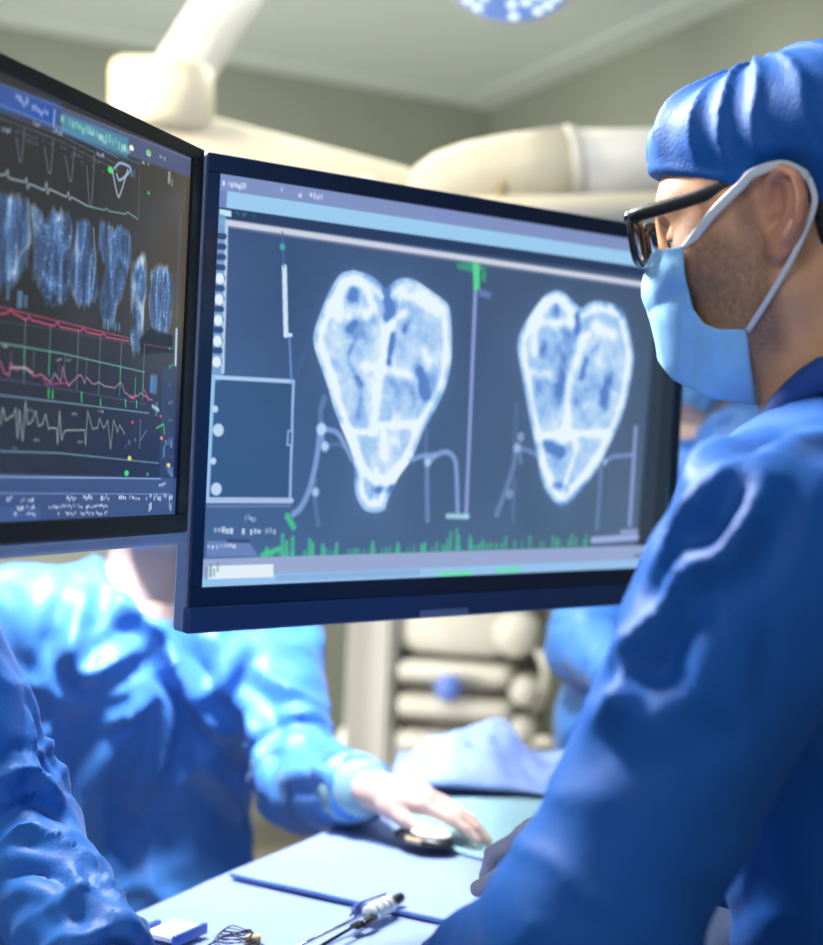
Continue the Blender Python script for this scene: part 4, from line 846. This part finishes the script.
def surgical_cap(hc, ax, m, root, h=.004, puff=1., tilt=.45, seed=2.):
    def fn(P):
        q = (P-np.asarray(hc, np.float32))@np.asarray(ax, np.float32).T
        an = np.arctan2(q[..., 1], q[..., 0]); zz = q[..., 2]
        w_ = (1-np.abs(np.sin(an*8+2.6*vnoise(q*16+seed)+zz*14)))**1.5*.0045+.010*(crumple(np.stack([an*.10, an*0, zz*.35], -1), 22., seed)-.5)
        e0 = .027+tilt*q[..., 0]; a = np.clip((zz-e0-.006)/.03, 0, 1)
        d = ell(q, (-.012, 0, .050), (.109*puff, .0835*puff, .080*puff))
        d = smin(d, ell(q, (.048, 0, .088), (.050, .062, .046)), .03); d = smin(d, ell(q, (-.055, 0, .085), (.085, .084, .058)), .05)
        d = d-w_*a-.0015*np.exp(-((zz-e0-.004)/.004)**2)
        em = np.stack([q[..., 0], np.abs(q[..., 1]), zz], -1); d = smax(d, -ell(em, (-.012, .094, .012), (.036, .024, .044)), .004)
        return np.maximum(d, e0-zz)
    V, Q = nets(fn, np.asarray(hc)-.17, np.asarray(hc)+.20, h); o = mesh_obj('surgical_cap', V, Q, m, root); return o
MASK_EDGE = None
def face_mask(hc, ax, m, root, h=.003, seed=1.):
    """pleated mask: a shell over nose, mouth and chin bounded in side view"""
    poly_ = MASK_EDGE
    def fn(P):
        q = (P-np.asarray(hc, np.float32))@np.asarray(ax, np.float32).T; m_ = q.copy(); m_[..., 1] = np.abs(m_[..., 1])
        d = caps(m_, (.080, 0, .004), (.094, 0, -.024), .010, .0150); d = smin(d, caps(m_, (.080, 0, -.034), (.064, 0, -.098), .024, .024), .03)
        d = smin(d, ell(q, (.050, 0, -.056), (.058, .060, .060)), .03); d = smin(d, ell(q, (.045, 0, .0), (.054, .065, .07)), .03)
        d = smin(d, ell(q, (.052, 0, -.098), (.046, .042, .034)), .03); d = smin(d, ell(m_, (.056, .046, -.012), (.033, .0285, .026)), .02)
        zz = q[..., 2]+.18*(q[..., 0]-.1); am = np.clip((m_[..., 1]-.004)/.02, .25, 1)
        an_ = np.arctan2(q[..., 2]+.030, q[..., 0]-.035); pl_ = .0030*np.abs(np.sin(an_*4.5+1.8*vnoise(q*20+seed)))*np.clip((q[..., 0]-.05)/.03, 0, 1)*np.clip((m_[..., 1]-.004)/.02, .4, 1)+.005*(crumple(q, 22., seed)-.5)
        d = d-pl_; X, Y = q[..., 0], q[..., 2]; s = np.full(X.shape, 1e9, np.float32); ins = np.zeros(X.shape, bool)
        for a, b in zip(poly_, np.roll(poly_, -1, 0)):
            e = b-a; t = np.clip(((X-a[0])*e[0]+(Y-a[1])*e[1])/(e@e), 0, 1); s = np.minimum(s, np.hypot(X-a[0]-t*e[0], Y-a[1]-t*e[1]))
            ins ^= ((a[1] > Y) != (b[1] > Y)) & (X < (b[0]-a[0])*(Y-a[1])/(b[1]-a[1]+1e-12)+a[0])
        s = np.where(ins, -s, s); rim = np.clip(1-np.abs(s)/.006, 0, 1)*.0012
        return smax(np.abs(d-.003)-.0022-rim, s, .002)
    V, Q = nets(fn, np.asarray(hc)-.17, np.asarray(hc)+.17, h); return mesh_obj('face_mask', V, Q, m, root)
H_ = lambda hc, ax, f, l, u: np.asarray(hc)+f*ax[0]+l*ax[1]+u*ax[2]

# ---- surgeon on the right, close to the camera
fs = nrm([-math.cos(math.radians(24)), math.sin(math.radians(24)), 0]); HD = 1.22
hax = yaw_axes(fs, math.radians(11), 0)
ear = at(783, 216, HD); hc = ear-hax[1]*.075+hax[0]*.012-hax[2]*.006
def side_px(x, y, l=.055):
    r = ray(x, y); t = ((hc+hax[1]*l-CAM)@hax[1])/(r@hax[1]); P = hax@(CAM+t*r-hc); return P[0], P[2]
MASK_EDGE = np.array([side_px(690, 249), side_px(672, 252), side_px(655, 256, .02), side_px(620, 262, 0), side_px(600, 330, 0), side_px(655, 352, 0), side_px(680, 382, .015), side_px(715, 399, .03), side_px(752, 405), side_px(749, 330), side_px(722, 330), side_px(706, 324), side_px(696, 310), side_px(693, 290)])
print('MASK', MASK_EDGE.round(3).tolist())
fb = nrm([-.94, .34, 0]); lb = np.cross([0, 0, 1.], fb)
Ns = at(848, 436, 1.27); 
SL = at(770, 568, 1.04); EL = at(588, 938, 1.0); WL = at(462, 988, 1.2)
SR = Ns-lb*.19-np.array([0, 0, .05]); ER = np.array([.36, 1.42, 1.10]); WR = at(618, 838, 1.50)
print('arm lengths', np.linalg.norm(SL-EL), np.linalg.norm(EL-WL), np.linalg.norm(SR-ER), np.linalg.norm(ER-WR), 'N', Ns, hc)
hipS = np.array([Ns[0]+.10, Ns[1]-.02, .92])
handL = hand_prims(WL, (-.7, .05, -.12), (0, .1, -1), (.3, .9, .2), 1., (.5, .6, .6, .7))
handR = hand_prims(WR, at(540, 828, 1.56)-WR, (0, .2, -1), (.1, -.9, .3), 1., (.9, 1., 1., 1.))
LN = [([(823, 378), (780, 402), (735, 440), (690, 484)], .016, .016), ([(740, 458), (708, 492), (676, 532), (658, 562)], .010, .014), ([(762, 478), (742, 530), (720, 560), (690, 566)], .010, .017), ([(692, 562), (666, 600), (640, 636), (626, 652)], .010, .014),
      ([(652, 570), (630, 620), (612, 660), (598, 705)], .010, .007), ([(628, 650), (622, 690), (618, 720)], .008, .010), ([(596, 722), (612, 706), (634, 704), (646, 722)], .012, .011), ([(712, 566), (722, 630), (700, 690), (650, 722)], .014, .011), ([(755, 470), (795, 445), (830, 432)], .012, .010), ([(750, 600), (742, 680), (752, 740)], .016, .008), ([(650, 580), (660, 640), (655, 690)], .012, -.008)]
surgeon, gownS, (fx, lx, _n) = build_person('person in dark blue gown and cap with black glasses and mask, facing left', Ns, fb, hipS, hc, hax, ((SL, EL, WL), (SR, ER, WR)), (hipS+lb*.11, hipS-lb*.11), M['gown_royal'], M['skin'], (handL, handR), .0022, .010, .0065, .30, True, .36, LN, 1., None, 1.08, M['glove'])
surgical_cap(hc, hax, M['cap_royal'], surgeon, .0032, 1.0, .45, 2.)
mk = face_mask(hc, hax, M['mask'], surgeon, .0022)
bm = BM()
for sg in (1,):
    tube(bm, spline([H_(hc, hax, .068, .0695, -.003), H_(hc, hax, .040, .0805, .018), H_(hc, hax, .014, .0855, .034), H_(hc, hax, .002, .088, .041), H_(hc, hax, -.020, .084, .042), H_(hc, hax, -.036, .080, .030)], 8), .0040, 10, True, (lx, .3))
    tube(bm, spline([H_(hc, hax, .030, .064, -.075), H_(hc, hax, .006, .0755, -.052), H_(hc, hax, -.020, .083, -.022), H_(hc, hax, -.038, .086, .008), H_(hc, hax, -.036, .080, .030)], 8), .0024, 10, True, (lx, .35))
obj('ear_loop', bm, M['strap'], mk)
bm = BM(); tube(bm, spline([H_(hc, hax, .073, -.062, -.006), H_(hc, hax, .040, -.078, .018), H_(hc, hax, .0, -.082, .045), H_(hc, hax, -.036, -.078, .012), H_(hc, hax, -.0, -.070, -.05), H_(hc, hax, .03, -.060, -.084)], 8), .0028, 10, True, (lx, .35)); obj('ear_loop', bm, M['strap'], mk)
# hair under the cap
def hairf(P):
    d, q = head_sdf(P, hc, hax, False); m_ = np.abs(q[..., 1])
    d = ell(q, (-.012, 0, .036), (.100, .078, .088))
    reg = np.minimum(np.maximum(q[..., 0]+.034, -.035-q[..., 2]), np.maximum(np.maximum(q[..., 0]-.030-.10*q[..., 2], .006-q[..., 0]), .012-q[..., 2]-.0*q[..., 0])); return np.maximum(np.maximum(d-.0035+.003*vnoise(q*220), q[..., 2]-.075), reg)
V, Q = nets(hairf, hc-.14, hc+.14, .003); mesh_obj('hair', V, Q, M['hair'], surgeon)
# eyes
for sg in (1, -1):
    bm = BM(); bmesh.ops.create_uvsphere(bm, u_segments=24, v_segments=16, radius=.0128)
    for v in bm.verts: v.co = Vector(H_(hc, hax, .0755, .033*sg, .012))+v.co
    e_ = obj('eye', bm, M['eye'], surgeon)
    bm = BM(); dd = nrm(hax[0]-.35*hax[2]); lathe(bm, H_(hc, hax, .0755, .033*sg, .012)+dd*.0108, H_(hc, hax, .0755, .033*sg, .012)+dd*.0134, [(0, .0062), (.7, .0056), (1, .003)], 16); obj('iris', bm, M['iris'], e_)
# glasses
gc_f, gz = .113, .019
def rim_pts(sg, n=40):
    out = []
    for a in np.linspace(0, 2*math.pi, n, endpoint=False):
        cx, sx_ = math.cos(a), math.sin(a); ex = .55; x = .0265*math.copysign(abs(cx)**ex, cx); y = .0195*math.copysign(abs(sx_)**ex, sx_)
        x *= 1-.10*(y < 0)*abs(y)/.02; lat_ = .0345+x; out.append(H_(hc, hax, gc_f+.004-.30*max(lat_-.02, 0)*.5-.06*y*0, sg*lat_, gz+y))
    return out
gl_root = None
bm = BM()
for sg in (1, -1):
    rp = rim_pts(sg); tube(bm, rp+[rp[0]], .0032, 8, False)
    tube(bm, rp[3:18], .0044, 8)
tube(bm, spline([H_(hc, hax, gc_f+.003, .009, gz+.008), H_(hc, hax, gc_f+.006, 0, gz+.011), H_(hc, hax, gc_f+.003, -.009, gz+.008)], 5), .0028, 8)
gl = obj('eyeglasses', bm, M['black_plastic'], surgeon)
for sg in (1, -1):
    bm = BM(); tube(bm, spline([H_(hc, hax, gc_f-.004, sg*.0615, gz+.013), H_(hc, hax, gc_f-.012, sg*.0680, gz+.0135), H_(hc, hax, .05, sg*.0745, gz+.016), H_(hc, hax, .0, sg*.078, gz+.026), H_(hc, hax, -.012, sg*.079, gz+.026)], 6), [.0058]*14+[.0044]*11, 8, True, (hax[1], .5)); obj('temple', bm, M['black_plastic'], gl)
    bm = BM(); rp = rim_pts(sg, 40); f0 = [bm.verts.new(p+hax[0]*.0008) for p in rp]; f1 = [bm.verts.new(p-hax[0]*.0008) for p in rp]
    bm.faces.new(f0); bm.faces.new(f1[::-1])
    for k in range(40): bm.faces.new((f0[k], f1[k], f1[(k+1) % 40], f0[(k+1) % 40]))
    obj('lens', bm, M['lens'], gl, False)
# collar band
bm = BM(); ring = []
for a in np.linspace(-math.pi, math.pi, 48):
    p = Ns+fx*(.010+.078*math.cos(a))+lx*.080*math.sin(a)+np.array([0, 0, .045-.085*max(math.cos(a), 0)**1.3]); ring.append(p)
tube(bm, ring, .0075, 8, True, ((0, 0, 1), 1.9)); obj('collar', bm, M['collar'], gownS)

# ---- assistant behind the monitors, hand on the table
fA = nrm([.42, -.90, 0]); lA = np.cross([0, 0, 1.], fA); NA = at(150, 582, 2.42)
haxA = yaw_axes(nrm([.6, -.8, 0]), math.radians(12)); hcA = NA+np.array([0, 0, .19])+fA*.03
SLA = NA+lA*.185-np.array([0, 0, .075]); SRA = NA-lA*.185-np.array([0, 0, .06])
ELA = at(303, 786, 2.30); WLA = at(364, 788, 2.05); ERA = at(-10, 800, 2.32); WRA = at(-50, 900, 2.22)
print('A', np.linalg.norm(SLA-ELA), np.linalg.norm(ELA-WLA), np.linalg.norm(SRA-ERA), np.linalg.norm(ERA-WRA), proj(SLA), proj(SRA), SLA[2], WLA)
hipA = np.array([NA[0]-.05, NA[1]+.075, .72])
hl_ = hand_prims(WLA, at(466, 806, 2.02)-WLA, (0, .1, -1), (.35, -.9, .1), .92, (.25, .28, .3, .4), .2, .1, .28)
hr_ = hand_prims(WRA, WRA-ERA, (0, 0, -1), (.2, .9, .1), .95, (.5, .5, .5, .5))
LA = [([(119, 601), (163, 632), (180, 676), (218, 734)], .015, .028), ([(163, 652), (190, 686), (222, 732)], .012, .022), ([(85, 600), (72, 640), (85, 674), (119, 657), (150, 640)], .014, .026), ([(240, 648), (215, 690), (196, 688), (172, 660)], .013, .022), ([(102, 722), (130, 712), (150, 700)], .012, .020), ([(150, 680), (166, 712), (160, 760), (140, 800)], .014, .022), ([(44, 690), (60, 660), (75, 640)], .013, .020), ([(238, 700), (258, 735), (262, 790)], .014, .022),
      ([(200, 760), (235, 800), (250, 850)], .016, .022), ([(60, 690), (45, 740), (50, 790)], .014, .018), ([(105, 740), (95, 800), (110, 860)], .018, .016), ([(280, 742), (318, 738), (352, 768)], .012, .020), ([(288, 715), (318, 712), (338, 738)], .011, .018), ([(282, 778), (322, 772), (352, 792)], .011, .018), ([(262, 672), (288, 690), (312, 702)], .012, .018), ([(120, 585), (150, 605), (190, 610)], .014, .016)]
asst, gownA, _ = build_person('person in bright blue gown behind the monitors, resting a bare hand on the table', NA, fA, hipA, hcA, haxA, ((SLA, ELA, WLA), (SRA, ERA, WRA)), (hipA+lA*.1, hipA-lA*.1), M['gown_blue'], M['pale_skin'], (hl_, hr_), .005, .012, .0085, .28, False, 1., LA, 4., None, 1.02)
surgical_cap(hcA, haxA, M['cap_royal'], asst, .006); face_mask(hcA, haxA, M['mask'], asst, .005)
bm = BM(); pc = WLA; td = nrm(WLA-ELA); lathe(bm, pc-td*.055, pc+td*.012, [(0, .047), (.3, .047), (.7, .041), (1, .034)], 20); obj('cuff', bm, M['mat'], gownA)
# handheld device under that hand
p0 = on_z(424, 846, ZT+.018)+np.array([0, 0, .004]); ax_ = flat_ax(on_z(452, 838, ZT)-on_z(400, 824, ZT))
t = thing('computer_mouse', p0, 'small black and white handheld device under the assistant\'s fingers', 'device')
bm = BM(); bmesh.ops.create_uvsphere(bm, u_segments=28, v_segments=14, radius=1)
for v in bm.verts:
    x, y, z = v.co; v.co = Vector(p0+ax_[0]*x*.046+ax_[1]*y*.026+np.array([0, 0, max(z, -.45)*.011+.006]))
obj('base', bm, M['black'], t)
bm = BM(); bmesh.ops.create_uvsphere(bm, u_segments=28, v_segments=14, radius=1)
for v in bm.verts:
    x, y, z = v.co; v.co = Vector(p0+ax_[0]*(x*.030+.010)+ax_[1]*(y*.020)+np.array([0, 0, max(z, -.3)*.007+.0145]))
obj('top_shell', bm, M['white'], t)
bm = BM(); box(bm, p0-ax_[1]*.0225+ax_[0]*.004+np.array([0, 0, .0075]), ax_, (.026, .008, .007), .002); obj('side_grip', bm, M['brass'], t)

# ---- person at the left edge, only the sleeve in view
fL = nrm([.96, .28, 0]); lL = np.cross([0, 0, 1.], fL); NL = at(-150, 580, 1.68)
haxL = yaw_axes(fL, math.radians(20)); hcL = NL+np.array([0, 0, .14])+fL*.03
SRL = at(-98, 585, 1.50); ERL = at(12, 842, 1.49); WRL = at(104, 972, 1.33); SLL = NL+lL*.19-np.array([0, 0, .06]); ELL = SLL+np.array([.08, .02, -.27]); WLL = ELL+np.array([.03, -.03, -.24])
print('L', np.linalg.norm(SRL-ERL), np.linalg.norm(ERL-WRL), WRL, NL)
hipL = np.array([NL[0]-.10, NL[1]+.03, .80])
h1_ = hand_prims(WRL, (.25, -.95, .02), (0, .1, -1), (-.9, -.2, .1), 1., (.5, .5, .6, .6)); h2_ = hand_prims(WLL, WLL-ELL, (0, 0, -1), (.1, -.9, .1), 1., (.5, .5, .6, .6))
LL = [([(2, 622), (20, 665), (36, 700), (55, 750)], .006, .010), ([(28, 688), (48, 735), (68, 785)], .006, .010), ([(0, 778), (26, 768), (55, 795), (88, 815)], .008, .016), ([(0, 848), (30, 832), (60, 845), (90, 860)], .008, .016), ([(30, 715), (34, 760), (50, 795)], .006, .009), ([(88, 815), (92, 840), (86, 862)], .007, .009), ([(90, 858), (112, 866), (124, 890), (136, 930)], .007, .010), ([(60, 905), (85, 890), (118, 915), (142, 948)], .008, .011), ([(75, 865), (80, 895), (100, 930)], .006, .009), ([(0, 812), (35, 800), (62, 818)], .009, -.012), ([(0, 880), (30, 868), (66, 880)], .009, -.012)]
pl_, gownL, _ = build_person('person in mid blue gown at the left edge, only the creased sleeve showing', NL, fL, hipL, hcL, haxL, ((SLL, ELL, WLL), (SRL, ERL, WRL)), (hipL+lL*.1, hipL-lL*.1), M['gown_mid'], M['pale_skin'], (h2_, h1_), .006, .012, .005, .30, False, .8, LL, 6., None, 1., M['glove'])
surgical_cap(hcL, haxL, M['cap_royal'], pl_, .006); face_mask(hcL, haxL, M['mask'], pl_, .005)

# ---- person beyond the wide monitor at right
fR = nrm([-.55, -.83, 0]); lR = np.cross([0, 0, 1.], fR); NR = at(704, 412, 2.8)
haxR = yaw_axes(nrm([-.8, -.6, 0]), math.radians(18)); hcR = NR+np.array([0, 0, .135])+fR*.03
SRR = NR-lR*.19-np.array([0, 0, .11]); SLR = NR+lR*.19-np.array([0, 0, .06]); ERR = at(584, 645, 2.78); WRR = at(645, 690, 2.55); ELR = SLR+np.array([.02, -.06, -.28]); WLR = ELR+np.array([-.12, -.20, .03])
print('R', np.linalg.norm(SRR-ERR), np.linalg.norm(ERR-WRR), proj(SRR))
hipR = np.array([NR[0]-.02, NR[1]+.02, .93])
h1_ = hand_prims(WRR, WRR-ERR, (0, 0, -1), (-.2, .9, .1), 1., (.5, .5, .6, .6)); h2_ = hand_prims(WLR, WLR-ELR, (0, 0, -1), (-.9, .1, .1), 1., (.5, .5, .6, .6))
pr2, gownR, _ = build_person('person in bright blue gown behind the wide monitor, beyond the person with glasses', NR, fR, hipR, hcR, haxR, ((SLR, ELR, WLR), (SRR, ERR, WRR)), (hipR+lR*.1, hipR-lR*.1), M['gown_blue'], M['pale_skin'], (h2_, h1_), .006, .012, .009, .30, False, 1.1, (), 9., None, 1.02, M['glove'])
surgical_cap(hcR, haxR, M['cap_royal'], pr2, .006); face_mask(hcR, haxR, M['mask'], pr2, .005)
